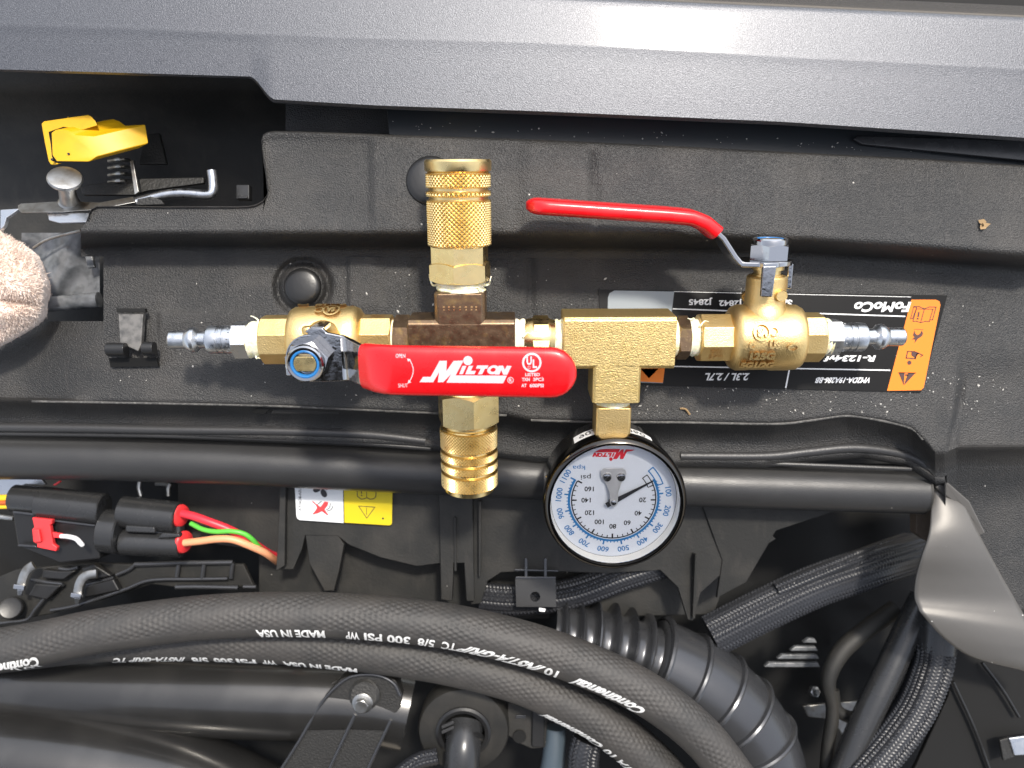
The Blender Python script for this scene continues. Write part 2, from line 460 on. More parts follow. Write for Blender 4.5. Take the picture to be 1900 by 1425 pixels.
def valve(stem_x, adir, hdir, bdir, long_end, short_end, label, end_rot):
    fo = Vector((stem_x, 0, 0)); A, H, B = Vector(adir), Vector(hdir), Vector(bdir)
    P = lambda a, b, h: fo + A * a + B * b + H * h
    fa = Frame(fo, A, B)
    # cast body with its two octagon ends
    mb = MB()
    prof = [(30, -70), (50, -69.5), (56, -67), (60, -60), (61.5, -46), (61.5, -14), (60, -10), (60, 24), (61, 30), (61, 48), (57, 57), (48, 63), (30, 66)]
    mb.lathe(prof, fa, 64)
    fh = Frame(fo, H, A)
    mb.lathe([(46, 20), (44, 46), (40, 56), (37, 62), (36, 70), (35.5, 112), (33, 115), (10, 115)], fh, 48)
    body = build('valve_body', mb, M['cast'], mani, sharp=38, label=label)
    # collar seam and ends
    e1 = MB().poly_bar(fa, 46.5, 58, long_end, 8, end_rot[0], .5, .5, 8)
    build('end_hexagon', e1, M['cast'], body, sharp=25, bevel=1.2)
    e2 = MB().poly_bar(fa, 46.5, -short_end, -64, 8, end_rot[1], .5, .5, 8)
    build('end_hexagon', e2, M['cast'], body, sharp=25, bevel=1.2)
    # raised casting marks on the face that looks along B
    rl = MB()
    Rr = 61.2
    def cyl(lift):
        return lambda x, y: P(18 - x if hdir.y else 10 - x, (Rr + lift) * math.cos(y / Rr), (Rr + lift) * math.sin(y / Rr))
    for lift in (0.9, 1.8, 2.7, 3.6, 4.5):
        f2 = cyl(lift)
        def tb(body_, x0, y0, x1, y1, bold=.06):
            put_text(rl, body_, lambda u, v: f2(x0 + (x1 - x0) * u, y0 + (y1 - y0) * v), bold)
        tb('125G', -20, -27, 25, -12); tb('5G1/2G', -33, -47, 27, -32)
        tb('US', 12, -6, 31, 9); tb('C', -24, -7, -13, 6)
        fring(rl, f2, -2, 23, 12.5, 15.5, 28)
        tb('SA', -9, 15, 7, 30); fring(rl, f2, 20, 24, 6, 8, 20)
        fring(rl, f2, 55, -4, 7, 10.5, 20, .65)
    # flank walls so the marks stand proud
    build('casting_mark', rl, M['cast'], body, sharp=20)
    em = MB()
    apo = 46.5 * math.cos(math.pi / 8)
    for lift in (.6, 1.5):
        th = end_rot[0] - math.pi / 8
        nx, ny = math.cos(th), math.sin(th)      # section axes: x = B, y = A x B = H
        fy = fa.y
        def fe(x, y): return fo + A * (-x) + (B * nx + fy * ny) * (apo + lift) + (-B * ny + fy * nx) * y
        sgn = 1 if fy.dot(H) > 0 else -1
        for (w, y0, y1) in (('CGA', 1, 11), ('246', -12, -2)):
            put_text(em, w, lambda u, v: fe(-104 + 26 * u, sgn * (y0 + (y1 - y0) * v)), .03)
    build('casting_mark', em, M['cast'], body, sharp=20)
    # lugs cast on the stem neck
    lg = MB()
    lg.tube([P(-16, 30, 84), P(-16, 42, 84)], lambda u: 11 if u < .8 else 9.5, n=20, step=3)
    lg.tube([P(22, -30, 70), P(22, -46, 70)], lambda u: 11 if u < .8 else 9.5, n=20, step=3)
    build('stop_lug', lg, M['cast'], body, sharp=40)
    # stem, packing nut, lever, lock nut
    build('stem', MB().lathe([(27, 112), (27, 118), (24, 118.5), (24, 126), (29, 126.5), (29, 133), (12, 134)], fh, 40), M['brass'], body)
    stem = MB()
    r = 18.5; ring = []
    for k in range(40):
        t = 2 * math.pi * k / 40
        ring.append((r * math.cos(t), max(-12.5, min(12.5, r * math.sin(t)))))
    stem.prism([P(a, b, 134) for a, b in ring], [P(a, b, 181) for a, b in ring])
    build('stem_end', stem, M['brass'], body, bevel=1)
    # lever plate
    lev = MB()
    pl = []
    for k in range(0, 17):
        t = math.pi / 2 + math.pi * k / 16
        pl.append((44 * math.cos(t) * .95, 41 * math.sin(t)))
    edge_lo = [(45, -40), (60, -39)]; edge_hi = [(60, 38), (44, 41), (30, 44), (24, 52), (2, 52), (-6, 46)]
    outl = pl + edge_lo + edge_hi
    lev.prism([P(a, b, 135) for a, b in outl], [P(a, b, 144) for a, b in outl])
    # tongue: bent up towards the grip
    prof = [(52, 139.5), (60, 142), (70, 153), (92, 184), (112, 202), (150, 219), (220, 224)]
    rr = []
    for i, (a, h) in enumerate(prof):
        w = 39 - 1.5 * i
        d = (Vector(prof[min(i + 1, 6)]) - Vector(prof[max(i - 1, 0)])).normalized(); nx, ny = -d.y * 4.5, d.x * 4.5
        rr.append([P(a - nx, -w, h - ny), P(a - nx, w, h - ny), P(a + nx, w, h + ny), P(a + nx, -w, h + ny)])
    lev.rings(rr)
    # stop tabs bent down along the stem
    lev.prism([P(2, 44, 139), P(26, 44, 139), P(26, 53, 139), P(2, 53, 139)], [P(4, 42, 84), P(24, 42, 84), P(24, 51, 84), P(4, 51, 84)])
    lev.prism([P(-36, -32, 138), P(-36, 2, 138), P(-46, 2, 136), P(-46, -32, 136)], [P(-38, -30, 90), P(-38, 0, 90), P(-47, 0, 90), P(-47, -30, 90)])
    lever = build('lever', lev, M['chrome'], body, bevel=2.2, seg=3, sharp=40)
    nut = MB().poly_bar(fh, 36.5, 144.5, 172, 6, R(12), .0, .55, 10)
    nut.lathe([(31.5, 168), (31.5, 176), (30.5, 180), (28, 182.5), (24, 182), (23.5, 178)], fh, 48, cap0=False, cap1=False)
    build('lock_nut', nut, M['chrome'], body, sharp=26)
    ny_ = MB().lathe([(24.2, 176), (24, 181), (22, 182), (20, 181.5), (19, 179), (19, 174)], fh, 40, cap0=False, cap1=False)
    build('nylon_ring', ny_, M['nylon'], body)
    # red dipped grip
    g = MB(); rr = []
    st = [101, 101.5, 103, 106, 109, 114, 122, 134, 148, 165, 190, 220, 260, 300, 340, 375, 398, 408, 417, 424, 430, 434, 436.5, 437.6]
    for i, a in enumerate(st):
        h = grip_h(a); w = max(1.5, grip_w(a)); d = Vector((a + 4 - (a - 4), grip_h(a + 4) - grip_h(a - 4))).normalized()
        tk = 14.5
        if a > 415: tk = 14.5 * math.sqrt(max(.02, 1 - ((a - 415) / 23) ** 2 * .9))
        if i == 0: w -= 2; tk -= 2
        ring = []
        for k in range(32):
            t = 2 * math.pi * k / 32; e = 2 / 3.4
            cx = math.copysign(abs(math.cos(t)) ** e, math.cos(t)); sx = math.copysign(abs(math.sin(t)) ** e, math.sin(t))
            q = sx * tk
            ring.append(P(a - d.y * q, w * cx, h + d.x * q))
        rr.append(ring)
    g.rings(rr)
    grip = build('grip', g, M['red'], body, sharp=50)
    return body, P, grip

Vl = 612.0 - CX
vl, PL, gl = valve(Vl, X, Z, Y, 118, 122, 'left ball valve, its red lever lying across the cross', (R(22.5), R(22.5)))
Vr = 1413.0 - CX
vr, PR, gr = valve(Vr, -X, Y, Z, 119, 108, 'right ball valve, its red lever standing off towards the grey panel', (R(-9), R(18)))

# print on the left grip
def on_grip(px, py):
    x, y = L(px, py, 246)
    for _ in range(2):
        a = x - Vl; w = max(2, grip_w(a)); q = min(.98, abs(y) / w)
        h = grip_h(a) + 14.5 * (1 - q ** 3.4) ** (1 / 3.4) + .9
        x, y = L(px, py, h)
    return Vector((x, y, h))
pr = MB()
def zA(x, y): return on_grip(760 + x / 6.129, 630 + y / 6.129)
fpoly(pr, zA, [(110, 480), (150, 420), (238, 420), (340, 238), (422, 238), (416, 355), (498, 240), (612, 236), (520, 405), (1105, 410), (1060, 497), (415, 487), (472, 388), (380, 482), (318, 482), (334, 368), (265, 482)])
fdisc(pr, zA, 662, 237, 52)
for q in ([(600, 297), (645, 297), (603, 391), (562, 391)], [(672, 297), (722, 297), (692, 354), (752, 354), (735, 393), (630, 393)],
          [(768, 293), (896, 293), (879, 329), (857, 329), (822, 394), (775, 394), (808, 329), (752, 329)],
          [(1012, 297), (1062, 297), (1080, 345), (1104, 297), (1157, 300), (1108, 400), (1060, 398), (1041, 345), (1018, 398), (966, 397)]):
    fpoly(pr, zA, q)
def zO(x, y): return zA(948 + (x - (y) * .25), 343 + y)
fring(pr, zO, 0, 0, 30, 66, 36, .78)
fring(pr, zA, 1145, 462, 29, 36, 26); text_box(pr, 'R', zA, 1130, 443, 1162, 482, .02)
fring(pr, zA, 1388, 263, 88, 110, 44)
text_box(pr, 'U', zA, 1328, 192, 1388, 290, .035); text_box(pr, 'L', zA, 1398, 226, 1448, 325, .035)
fring(pr, zA, 1358, 317, 13, 17, 18)
text_box(pr, 'LISTED', zA, 1312, 381, 1480, 418, .03)
text_box(pr, 'TXN', zA, 1275, 435, 1364, 474, .03); text_box(pr, '3PC3', zA, 1402, 435, 1522, 474, .03)
text_box(pr, 'AT', zA, 1268, 503, 1328, 543, .03); text_box(pr, '600PSI', zA, 1362, 503, 1522, 545, .03)
def zB(x, y): return on_grip(480 + x / 3.065, 500 + y / 3.065)
text_box(pr, 'OPEN', zB, 778, 477, 833, 500, .01); text_box(pr, 'SHUT', zB, 792, 646, 847, 668, .01)
arc = []
for k in range(13):
    t = k / 12.0; y = 512 + (638 - 512) * t
    arc.append((850 + 28 * math.sin(math.pi * (t * .85 + .1)), y))
fline(pr, zB, arc, 4.5)
fpoly(pr, zB, [(843, 503), (863, 508), (849, 522)]); fpoly(pr, zB, [(846, 645), (852, 624), (866, 640)])
build('printed_marking', pr, M['print_pink'], gl)

# ---------------------------------------------------------------- fittings along the axis
def turned(name, fr, prof, mat, label=None, n=44, parent=None):
    return build(name, MB().lathe(prof, fr, n), mat, parent or mani, sharp=28, label=label)

def plug(x0, x1, sgn, label):
    """quick-connect plug: tip at x0, hexagon end at x1"""
    fr = Frame((x0, 0, 0), X * sgn, Z)
    b = MB()
    prof = [(9, 4), (9, 0), (14.5, 0), (17, 3), (17, 30), (19, 33), (23, 39), (24, 44), (23, 49), (19, 53), (15.5, 56), (15.5, 68), (18, 70), (25.5, 74), (26.5, 78),
            (26.5, 92), (25, 93), (25, 95.5), (26.5, 97), (26.5, 103), (25, 104), (25, 106), (26.5, 107), (26.5, 122), (20, 123)]
    b.lathe(prof, fr, 44)
    q = build('quick_plug', b, M['zinc'], mani, sharp=30, label=label)
    build('hexagon', MB().poly_bar(fr, 36, 121, 152, 6, R(2), .55, .55, 10), M['zinc'], q, sharp=25)
    dots = MB()
    for k in range(26):
        a = 2 * math.pi * k / 26
        if k % 5 == 4: continue
        dots.box(fr.p(26.6 * math.cos(a), 26.6 * math.sin(a), 113 + (k % 3) * 2), 1.4, 1.4, 3.2, 0, fr)
    build('stamped_mark', dots, M['steel'], q)
    return q
plug(LX(315), LX(470), 1, 'zinc plated plug at the far left end of the manifold')
plug(LX(1676), LX(1530), -1, 'zinc plated plug at the far right end over the orange label')
# tape rings
taper_tape('thread_tape', AX, LX(465), LX(492), 33, [(3.6, LX(482), 18, 6), (4.2, LX(474), 14, -5), (.8, LX(480), 9, 4)])
taper_tape('thread_tape', AX, LX(712), LX(738), 35)
taper_tape('thread_tape', AX, LX(952), LX(976), 36, [(1.2, LX(962), 10, 4), (-.4, LX(970), 12, 5)])
taper_tape('thread_tape', AX, LX(1028), LX(1046), 35)
taper_tape('thread_tape', AX, LX(1242), LX(1259), 34)
taper_tape('thread_tape', AX, LX(1272), LX(1298), 34, [(-.9, LX(1290), 13, 6), (-1.2, LX(1283), 10, -5), (-.6, LX(1294), 10, 5)])
taper_tape('thread_tape', AX, LX(1518), LX(1537), 34)
# hexagon nipples
def nipple(x0, x1, R_, rot, mat, sides=6, label=None):
    b = MB().poly_bar(AX, R_, LX(x0), LX(x1), sides, R(rot), .5, .5, 10)
    return build('hexagon_nipple', b, mat, mani, sharp=25, label=label)
nipple(733, 764, 45, 20, M['patina'])
nip = nipple(987, 1019, 43, 12, M['brass'])
turned('nipple_shoulder', AX, [(30, LX(970)), (35, LX(972)), (37, LX(980)), (38, LX(988)), (38, LX(1018)), (36, LX(1022)), (33, LX(1034)), (28, LX(1036))], M['brass'])
nipple(1254, 1277, 41, 24, M['patina'])

# ---------------------------------------------------------------- cross (dark brown) and tee (milled)
_, yt = L(857, 537); xc = LX(857)
cr = MB(); hw = 43.0
def chan(a0, a1, w, d, cut=6):   # octagonal-ish square bar section points (w across, d deep)
    return [(-w, -d + cut), (-w + cut, -d), (w - cut, -d), (w, -d + cut), (w, d - cut), (w - cut, d), (-w + cut, d), (-w, d - cut)]
sec = chan(0, 0, 44, 43, 7)
def barx(mb, x0, x1, s): mb.prism([Vector((x0, a, b)) for a, b in s], [Vector((x1, a, b)) for a, b in s])
def bary(mb, xc_, y0, y1, s): mb.prism([Vector((xc_ + a, y0, b)) for a, b in s], [Vector((xc_ + a, y1, b)) for a, b in s])
barx(cr, LX(762), LX(956), sec)
secv = chan(0, 0, 46, 42.6, 7)
bary(cr, xc, -90, yt, secv)
cross = build('cross_fitting', cr, M['patina'], mani, bevel=3, seg=2, label='dark brown cross fitting partly under the red lever')
cm = MB()
for i, q in enumerate((0, 1, 2, 3.2, 4.4, 5.5, 6.4)):
    cm.box((xc - 28 + q * 9, yt - 24, 43.2), 3.5, 2.6, 1.2); cm.box((xc - 28 + q * 9, yt - 29, 43.2), 2.4, 2.4, 1.2)
build('stamped_mark', cm, M['brass'], cross)

te = MB(); tx0, tx1 = LX(1043), LX(1245)
sect = chan(0, 0, 50, 46, 4)
xt, ytb = L(1137, 736)
barx(te, tx0, tx1, chan(0, 0, 48, 46, 6)); bary(te, xt, ytb, 10, chan(0, 0, 44, 45.6, 5))
build('tee_fitting', te, M['milled'], mani, bevel=1.6, label='rough milled brass tee above the gauge')

# ---------------------------------------------------------------- couplers
def knurl_band(mb, fr, r, t0, t1, na, depth):
    """raised diamond knurling of real pyramids"""
    pa = 2 * math.pi / na; pt = pa * r * 1.02; nr = max(2, round((t1 - t0) / (pt / 2))); pt = (t1 - t0) / nr * 2
    def p(a, t, q): return fr.p(q * math.cos(a), q * math.sin(a), t)
    for i in range(-1, nr + 1):
        for j in range(na):
            a = (j + (.5 if i % 2 else 0)) * pa; t = t0 + (i + .5) * pt / 2 * 1.0
            lo, hi = max(t0, t - pt / 2), min(t1, t + pt / 2)
            if hi - lo < .5: continue
            tm = min(max(t, t0), t1); f = .62
            b = [p(a - pa / 2, tm, r), p(a, lo, r), p(a + pa / 2, tm, r), p(a, hi, r)]
            c = [p(a - pa * .16, tm, r + depth), p(a, tm + (lo - tm) * .3, r + depth), p(a + pa * .16, tm, r + depth), p(a, tm + (hi - tm) * .3, r + depth)]
            mb.add(b + c, [(0, 1, 5, 4), (1, 2, 6, 5), (2, 3, 7, 6), (3, 0, 4, 7), (4, 5, 6, 7)])

def ly(py): return L(857, py)[1]
# upper coupler
UP = Frame((xc, 0, 0), Y, Z)
q = MB()
q.poly_bar(UP, 58, ly(521), ly(484), 6, R(-8), .5, .5, 10)
q.poly_bar(UP, 54, ly(486), ly(455), 6, R(-8), 0, 0, 10)
build('coupler_body', q, M['brass'], mani, sharp=22, label='upper coupler body with hexagon end')
sv = MB(); y0, y1 = ly(458), ly(295)
k = (y1 - y0) / 165.0
T = lambda py: y0 + (460 - py) * k
sv.lathe([(40, T(458)), (53, T(458)), (54.5, T(456)), (54.5, T(369)), (52.5, T(368)), (52.5, T(364)), (54.5, T(363)), (54.5, T(353)), (52.5, T(352)), (52.5, T(348)), (54.5, T(347)), (54.5, T(320)), (53, T(318)),
          (57.5, T(316.5)), (58.5, T(314)), (58.5, T(299)), (56, T(295)), (44, T(295)), (36, T(299)), (36, T(330))], UP, 72, cap1=True)
sleeve = build('coupler_sleeve', sv, M['brass'], mani, sharp=25, label='upper coupler sleeve, coarse diamond knurling')
kb = MB()
knurl_band(kb, UP, 54.6, T(455), T(370), 44, 2.5); knurl_band(kb, UP, 54.6, T(362.5), T(353.5), 44, 2.5); knurl_band(kb, UP, 54.6, T(346.5), T(320.5), 44, 2.5)
build('knurling', kb, M['brass'], sleeve, sharp=12)
taper_tape('thread_tape', UP, ly(537), ly(519), 44, [(1.3, ly(526), 16, 6), (1.7, ly(530), 12, 5), (-1.4, ly(526), 14, 7), (.9, ly(530), 9, -5)])
# lower coupler
DN = Frame((LX(866), 0, 0), -Y, Z)
def ld(py): return -L(866, py)[1]
def ldr(py): return -L(866, py, 45)[1]
q = MB()
q.poly_bar(DN, 61, ldr(737), ldr(797), 6, R(-13), .55, .55, 12)
q.lathe([(44, ldr(790)), (48, ldr(797)), (48, ldr(806))], DN, 48)
build('coupler_body', q, M['brass'], mani, sharp=22, label='lower coupler body with broad hexagon')
b = [ldr(803), ldr(842), ldr(848), ldr(862), ldr(868), ldr(882), ldr(888), ldr(914), ldr(925)]
sv = MB().lathe([(46, b[0] - 1), (52, b[0]), (54.5, b[0] + 2), (53, b[0] + 4), (53, b[1]), (50, b[1] + 1), (50, b[2] - 1), (53, b[2]), (53, b[3]), (50, b[3] + 1), (50, b[4] - 1), (53, b[4]), (53, b[5]), (50, b[5] + 1),
                 (50, b[6] - 1), (53, b[6]), (53, b[7]), (49, b[7] + 1), (48, b[8] - 1.5), (46, b[8]), (34, b[8]), (33, b[8] - 12)], DN, 72)
sleeve = build('coupler_sleeve', sv, M['brass'], mani, sharp=25, label='lower coupler sleeve, fine knurling in four bands')
kb = MB()
for t0, t1 in ((b[0] + 4, b[1]), (b[2], b[3]), (b[4], b[5]), (b[6], b[7])): knurl_band(kb, DN, 53.1, t0, t1, 56, 2.0)
build('knurling', kb, M['brass'], sleeve, sharp=12)
taper_tape('thread_tape', DN, ld(722), ld(741), 42, [(.9, ld(733), 8, 5)])

# ---------------------------------------------------------------- pressure gauge
gx, gy = L(1141, 936, 60)
GZ = 60.0
fg = Frame((gx, gy, 0), Z, X)
cs = MB().lathe([(30, -66), (116, -66), (124, -63), (127, -58), (127, 24), (122, 25)], fg, 96, cap1=False)
gauge = build('pressure_gauge', cs, M['case'], mani, sharp=30, label='round black cased pressure gauge with a white dial, upside down')
bz = MB().lathe([(120, 20), (130, 20), (132.5, 23), (133, 44), (131.5, 52), (128, 58), (124, 60.5), (120.5, 60), (119.2, 57.5), (119.2, 52)], fg, 96, cap0=False, cap1=False)
build('bezel', bz, M['bezel'], gauge, sharp=30)
iw = MB().lathe([(117.2, 30.5), (119.0, 53), (119.6, 53)], fg, 96, cap0=False, cap1=False)
build('inner_wall', iw, M['white'], gauge, sharp=60)
build('dial', MB().lathe([(118.5, 29.5), (117.6, 31)], fg, 96), M['dial'], gauge)
gls = MB().lathe([(119, 53), (119, 54.2)], fg, 72); build('gauge_glass', gls, M['glass'], gauge)
def DP(x, y, z=31.5): return Vector((gx + x, gy + y, z))
dk, bl, rd = MB(), MB(), MB()
def arcband(mb, r0, r1, a0, a1, n=80):
    for i in range(n):
        a, b_ = R(a0 + (a1 - a0) * i / n), R(a0 + (a1 - a0) * (i + 1) / n)
        mb.add([DP(r * math.cos(t), r * math.sin(t)) for r, t in ((r0, a), (r1, a), (r1, b_), (r0, b_))], [(0, 1, 2, 3)])
def tick(mb, ang, r0, r1, w, z=31.6):
    t = R(ang); c, s = math.cos(t), math.sin(t)
    mb.add([DP(r * c - o * s, r * s + o * c, z) for r, o in ((r0, -w), (r1, -w), (r1, w), (r0, w))], [(0, 1, 2, 3)])
PS = lambda p: 30 - 1.5 * p
arcband(dk, 77.2, 79.6, 30, -210); arcband(bl, 81.2, 85.6, 30, -210); arcband(dk, 116.6, 117.6, 0, 360)
for p in range(5, 161, 5):
    major = p % 20 == 0
    tick(dk, PS(p), 69 if major else 72.5, 78, 1.5 if major else .85)
for kpa in range(20, 1101, 20):
    major = kpa % 100 == 0
    tick(bl, PS(kpa / 6.895), 83, 93 if major else 88, 1.5 if major else .9)
def dtext(mb, s_, r, ang, h, radial, bold=0.0):
    t = R(ang); c = Vector((r * math.cos(t), r * math.sin(t))); u = Vector((math.cos(t), math.sin(t))) if radial else Vector((0, -1))
    q = Vector((u.y, -u.x)); w = text2d(s_, bold)[2] * h
    put_text(mb, s_, lambda a, b_: DP(c.x + q.x * (a - .5) * w + u.x * (b_ - .5) * h, c.y + q.y * (a - .5) * w + u.y * (b_ - .5) * h, 31.7), bold)
for p in range(20, 161, 20): dtext(dk, str(p), 54 if p < 100 else 51.5, PS(p) + (4 if p == 160 else 0), 9.8, False, .018)
for kpa in range(100, 1101, 100): dtext(bl, str(kpa), 102.5, PS(kpa / 6.895) + 1, 11, True, .015)
# zero boxes
def boxarc(mb, r0, r1, a0, a1, w):
    arcband(mb, r0, r0 + w, a0, a1, 8); arcband(mb, r1 - w, r1, a0, a1, 8); tick(mb, a0, r0, r1, w / 2); tick(mb, a1, r0, r1, w / 2)
boxarc(dk, 67, 79, 22, 40, 1.8); boxarc(bl, 84, 97, 20, 43, 2.2)
def zD(x, y):
    lx, l_y = L(1060 + x / 8.906, 790 + y / 8.906, 31.8); return Vector((lx, l_y, 31.8))
text_box(bl, 'kpa', zD, 36, 622, 236, 712, 0, 1, 0, True); text_box(dk, 'psi', zD, 168, 770, 326, 868, 0, 1, 0, True)
# red emblem, upside down
def zL(x, y):    # emblem coordinates as on the lever, turned half round
    return zD(330 + (1157 - x) / 1157 * 700 + 20, 376 + (497 - y) / 315 * 200)
fpoly(rd, zL, [(30, 470), (100, 440), (238, 420), (340, 238), (422, 238), (416, 355), (498, 240), (612, 236), (520, 405), (1105, 410), (960, 480), (800, 492), (415, 492), (472, 388), (380, 482), (318, 482), (334, 368), (265, 482)])
fdisc(rd, zL, 662, 237, 46)
for q in ([(600, 297), (645, 297), (603, 391), (562, 391)], [(672, 297), (722, 297), (692, 354), (752, 354), (735, 393), (630, 393)],
          [(768, 293), (896, 293), (879, 329), (857, 329), (822, 394), (775, 394), (808, 329), (752, 329)],
          [(1012, 297), (1062, 297), (1080, 345), (1104, 297), (1157, 300), (1108, 400), (1060, 398), (1041, 345), (1018, 398), (966, 397)]):
    fpoly(rd, zL, q)
fring(rd, lambda x, y: zL(948 + x - y * .25, 343 + y), 0, 0, 30, 66, 24, .78)
build('dial_scale', dk, M['black_print'], gauge, label='black psi scale of the dial')
build('dial_scale', bl, M['blue_print'], gauge, label='blue kpa scale of the dial')
build('dial_emblem', rd, M['red_print'], gauge)
# needle, bracket, screws
px_, py_ = L(1136.5, 928, 41); cxn, cyn = px_, py_
nd = MB(); a = R(30); c_, s_ = math.cos(a), math.sin(a)
def NP(r, o, z): return Vector((cxn + r * c_ - o * s_, cyn + r * s_ + o * c_, z))
nd.prism([NP(*p, 40) for p in ((-14, -5), (-14, 5), (12, 4.4), (62, 2.0), (84, 1.0), (84, -1.0), (62, -2.0), (12, -4.4))],
         [NP(*p, 41) for p in ((-14, -5), (-14, 5), (12, 4.4), (62, 2.0), (84, 1.0), (84, -1.0), (62, -2.0), (12, -4.4))])
nd.lathe([(8.5, 38), (8.5, 42.5), (6, 43)], Frame((cxn, cyn, 0), Z, X), 24)
build('needle', nd, M['black_print'], gauge)
br = MB()
def BP(x, y, z): lx, l_y = L(1060 + x / 8.906, 790 + y / 8.906, z); return Vector((lx, l_y, z))
ol = [(480, 770), (490, 720), (530, 692), (840, 692), (885, 720), (897, 780), (880, 830), (800, 950), (765, 1080), (756, 1240), (730, 1290), (690, 1305), (650, 1290), (628, 1240), (628, 1080), (575, 950), (500, 840)]
br.prism([BP(x, y, 36 if y < 960 else 43.5) for x, y in ol], [BP(x, y, 38.5 if y < 960 else 46) for x, y in ol])
build('pivot_bracket', br, M['satin'], gauge, bevel=.6)
for sx in (585, 810):
    c = BP(sx, 825, 38); f = Frame(c, Z, X)
    sc = MB().lathe([(8.3, 0), (8.3, 3), (7, 5), (4.5, 5.6)], f, 24)
    for j in range(2): sc.box(f.p(0, 0, 5.7), 9 if j else 1.8, 1.8 if j else 9, .8, R(30), f)
    build('screw', sc, M['chrome'], gauge)
c = BP(690, 1235, 46); build('pivot_cap', MB().lathe([(5.5, 0), (5, 2.4), (2, 3.4)], Frame(c, Z, X), 20), M['chrome'], gauge)
# stem socket, case sticker, case screw
xs, ys0 = L(1135, 747); _, ys1 = L(1135, 812)
sk = MB(); w = 33
sk.prism([Vector((xs + a, ys1 - 6, b)) for a, b in chan(0, 0, w, 32, 4)], [Vector((xs + a, ys0 - 2, b)) for a, b in chan(0, 0, w, 32, 4)])
sk.lathe([(22, 0), (22, 18)], Frame((xs, ys0 - 6, 0), Y, Z), 28)
build('stem_socket', sk, M['cast'], gauge, bevel=1.6)
taper_tape('thread_tape', Frame((xs, 0, 0), Y, Z), ys0 - 3, ytb + 3, 32)
def CS(a, z, r=127.5): t = R(a); return Vector((gx + r * math.cos(t), gy + r * math.sin(t), z))
sk = MB(); sk.grid([[CS(55 + 70 * i / 24, z) for i in range(25)] for z in (-22, 18)])
build('case_sticker', sk, M['white_print'], gauge, sharp=60)
sd = MB()
put_text(sd, '0901111706', lambda u, v: CS(62 + 58 * (u), -16 + 0 + 18 * (1 - v), 127.9))
build('sticker_lettering', sd, M['black_print'], gauge)
f = Frame(CS(163, 8, 127), CS(163, 0, 1) - Vector((gx, gy, 0)), Z)
build('case_screw', MB().lathe([(4.5, 0), (4.5, 3), (2.5, 5)], f, 16), M['chrome'], gauge)

# the dial diameter as measured in the photograph
for o in [gauge] + [c for c in gauge.children]:
    if o.name.startswith(('stem_socket', 'thread_tape')): continue
    for v in o.data.vertices:
        v.co.x = (gx + ((v.co.x / S) - gx) * 1.035) * S; v.co.y = (gy - 5 + ((v.co.y / S) - gy) * 1.035) * S
# ================================================================ front body panel
def lerp_pts(pts, x):
    if x <= pts[0][0]:
        (x0, y0), (x1, y1) = pts[0], pts[1]
    else:
        for (x0, y0), (x1, y1) in zip(pts, pts[1:]):
            if x <= x1: break
    return y0 + (y1 - y0) * (x - x0) / (x1 - x0)
def smooth(a, b, x):
    if a > b: return 1 - smooth(b, a, x)
    t = max(0.0, min(1.0, (x - a) / (b - a))); return t * t * (3 - 2 * t)
def gauss(x, c, w): return math.exp(-((x - c) / w) ** 2)

ptop = lambda x: 2 + (x - 1090) * (36 / 810.0) if x > 300 else -33
pcre = lambda x: lerp_pts([(-200, 44), (0, 46), (280, 54), (620, 70), (1000, 80), (1450, 106), (1900, 129), (2100, 140)], x)
def pbot(x):
    if x < 462: return lerp_pts([(-200, 128), (0, 133), (462, 146)], x)
    if x < 512: return 146 + 45 * smooth(462, 512, x)
    return lerp_pts([(512, 191), (700, 202), (1000, 213), (1450, 232), (1900, 262), (2100, 275)], x)
cols = sorted(set([-180 + 20 * i for i in range(117)] + [455 + 4 * i for i in range(18)]))
rows = []
prof = []
for x in cols:
    t, c, b = ptop(x), pcre(x), pbot(x); col = []
    t = min(t - 7, c - 40)
    for (f, z) in ((-1.0, -160), (-.55, -60), (-.3, 0), (-.12, 22), (0, 36), (.12, 39.5)):
        col.append(U(x, t + f * 20, z))
    for f in (.1, .2, .35, .5, .65, .8, .88, .94): col.append(U(x, t + (c - t) * f, 40.6))
    for dy, z in ((-5, 40.62), (-2, 40.75), (0, 40.7), (2, 40.5), (5, 40.2)): col.append(U(x, c + dy, z))
    for f in (.12, .25, .4, .55, .7, .82, .9, .95): col.append(U(x, c + (b - c) * f, 40.1 - 8 * f))
    for dy, z in ((-4, 28), (-1.5, 26), (0, 21), (0.5, 8), (-1, -40)): col.append(U(x, b + dy, z - 1.5))
    rows.append(col)
panel = MB().grid(rows)
body_panel = thing('body_panel', 'silver grey metallic painted car body panel across the top', 'body panel', U(950, 100, -60))
build('painted_skin', panel, M['paint'], body_panel, sharp=60)
# what lies beyond its upper edge
bp = MB(); bp.slab3([(960, -30, -420), (1270, -30, -420), (1640, 10, -420), (1960, 52, -420), (1960, 90, -420), (960, 90, -420)], 40)
build('bumper_top', bp, make('bumper_slate', (.045, .055, .07), rough=.5), body_panel, bevel=4)

# ================================================================ sealing strip and gap
seal = thing('sealing_strip', 'flat black rubber sealing strip between grey panel and cover', 'seal', U(1300, 250, -60))
s_ = MB(); s_.plate([(716, 180), (1960, 225), (1960, 318), (1500, 288), (1000, 266), (722, 250)], -52, 10)
build('rubber_strip', s_, M['seal'], seal, bevel=1.5)
w_ = MB(); w_.slab3([(1583, 258, -42), (1592, 251, -40), (1960, 262, -30), (1960, 304, -34), (1600, 268, -42)], 8)
build('seal_tail', w_, M['gloss'], seal, bevel=2)
g_ = MB(); g_.plate([(530, 180), (735, 190), (735, 262), (530, 258)], -92, 10)
build('seal_end', g_, M['cover'], seal)

